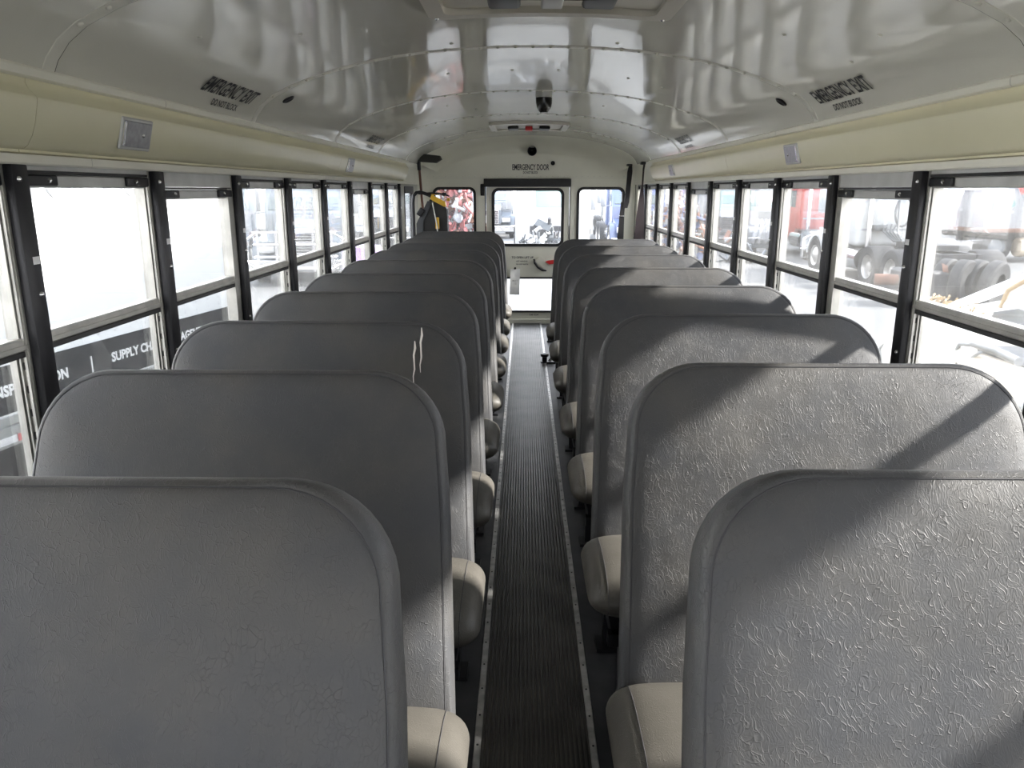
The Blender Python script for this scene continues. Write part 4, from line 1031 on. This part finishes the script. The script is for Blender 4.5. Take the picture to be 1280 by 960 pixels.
mb.tube([(2.9, 5.3, .63), (2.95, 4.65, .90), (3.0, 3.6, 1.25)], .035, 10); mb.tube([(2.88, 5.15, .63), (2.95, 4.55, .79), (3.0, 3.6, .98)], .030, 10)
mb.tube([(3.1, 5.3, .62), (3.15, 4.7, .74), (3.2, 3.8, .86)], .04, 10); mb.build('boom_tubes', M['towwhite'], t, smooth=60)
mb = MB(); rnd = random.Random(11)
for k in range(22):
    a = rnd.uniform(0, 6.28); c = Vector((2.9 + rnd.uniform(-.05, .05), 5.25 + rnd.uniform(-.28, .28), .65 + rnd.uniform(-.015, .035)))
    pts = [c + Vector((.03 * math.cos(a + j), .05 * math.cos(j * 1.3 + a), .032 * math.sin(a + j))) for j in range(7)]; mb.tube(pts, .007, 6)
mb.build('rope_bundle', M['rope'], t, smooth=60)
MB().tube([(2.8, 5.62, .45), (2.82, 5.72, .56), (2.86, 5.62, .66), (2.9, 5.45, .67)], .014, 8).build('white_cable', M['towwhite'], t, smooth=60)
MB().tube([(2.9, 4.75, .72), (2.9, 4.70, .83), (2.92, 4.55, .92), (2.95, 4.4, .95)], .014, 8).build('brown_hose', M['rope'], t, smooth=60)
mb = MB(); mb.prism([(3.4, .60), (3.5, .72), (4.2, .70), (4.7, .72), (4.95, .66), (4.95, .60)], 2.98, 3.8, 'yz'); mb.build('dark_tarp', M['slate'], t)
for yy in (2.6, 5.2):
    MB().lathe([(.25, 0), (.44, 0), (.46, .04), (.46, .24), (.44, .28), (.25, .28)], (2.56, yy, GZ + .46), (1, 0, 0), 24).build('wheel', M['tire'], t, smooth=40)
MB().bbox(2.5, 2.56, 3.75, 3.95, .30, .36, .02, 2).build('side_lamp', M['silver'], t, smooth=50)

# lilac barrel shape added as stand-in for a purple patch in the left window
t = tag(MB().lathe([(.0005, 0), (.36, 0), (.38, .04), (.38, .5), (.40, .52), (.38, .54), (.38, 1.3), (.36, 1.36), (.0005, 1.38)], (-3.05, 14.5, GZ), (0, 0, 1), 28).build('lilac_stand_in_barrel', M['lilac'], smooth=50), 'lilac barrel shape standing in for a purple patch outside the rear left emergency window', 'barrel')

# ------------------------------------------------------------------ light
sd = bpy.data.lights.new('sun', 'SUN'); so = bpy.data.objects.new('sun', sd); col.objects.link(so)
SUNK = .05
dirv = Vector((-1, SUNK, -.59)).normalized()
so.rotation_euler = dirv.to_track_quat('-Z', 'Y').to_euler(); so.location = (20, -5, 20)
sd.energy = 7.0; sd.angle = math.radians(2.8); sd.color = (1, .96, .9)
wd = bpy.data.worlds.new('world'); scn.world = wd; wd.use_nodes = True
nt = wd.node_tree; nt.nodes.clear()
ow = nt.nodes.new('ShaderNodeOutputWorld'); bg = nt.nodes.new('ShaderNodeBackground')
tc = nt.nodes.new('ShaderNodeTexCoord'); sx = nt.nodes.new('ShaderNodeSeparateXYZ'); rp = nt.nodes.new('ShaderNodeValToRGB')
nt.links.new(tc.outputs['Generated'], sx.inputs[0]); nt.links.new(sx.outputs[2], rp.inputs[0])
rp.color_ramp.elements[0].color = (.98, .98, 1, 1); rp.color_ramp.elements[1].color = (.74, .84, 1, 1)
nt.links.new(rp.outputs[0], bg.inputs[0]); bg.inputs[1].default_value = 2.6
nt.links.new(bg.outputs[0], ow.inputs[0])
def portal(name, loc, rot, sx_, sy_):
    l = bpy.data.lights.new(name, 'AREA'); l.shape = 'RECTANGLE'; l.size = sx_; l.size_y = sy_; l.cycles.is_portal = True
    o = bpy.data.objects.new(name, l); col.objects.link(o); o.location = loc; o.rotation_euler = rot
LY_, cy_ = YR + 1.5, (YR - 1.5) / 2
portal('portal_left', (-1.24, cy_, 1.13), (0, -PI / 2, 0), .7, LY_)
portal('portal_right', (1.24, cy_, 1.13), (0, PI / 2, 0), .7, LY_)
portal('portal_rear', (0, YR + .12, .9), (-PI / 2, 0, 0), 2.1, 1.5)
portal('portal_front', (0, YF - .1, 1.25), (PI / 2, 0, 0), 2.0, 1.0)

scn.view_settings.view_transform = 'Standard'; scn.view_settings.look = 'None'; scn.view_settings.gamma = 1
scn.view_settings.use_curve_mapping = False
scn.view_settings.exposure = 1.7
scn.cycles.use_denoising = True
scn.cycles.max_bounces = 10; scn.cycles.diffuse_bounces = 6; scn.cycles.glossy_bounces = 4; scn.cycles.transparent_max_bounces = 16
scn.cycles.sample_clamp_indirect = 6; scn.cycles.caustics_reflective = False; scn.cycles.caustics_refractive = False
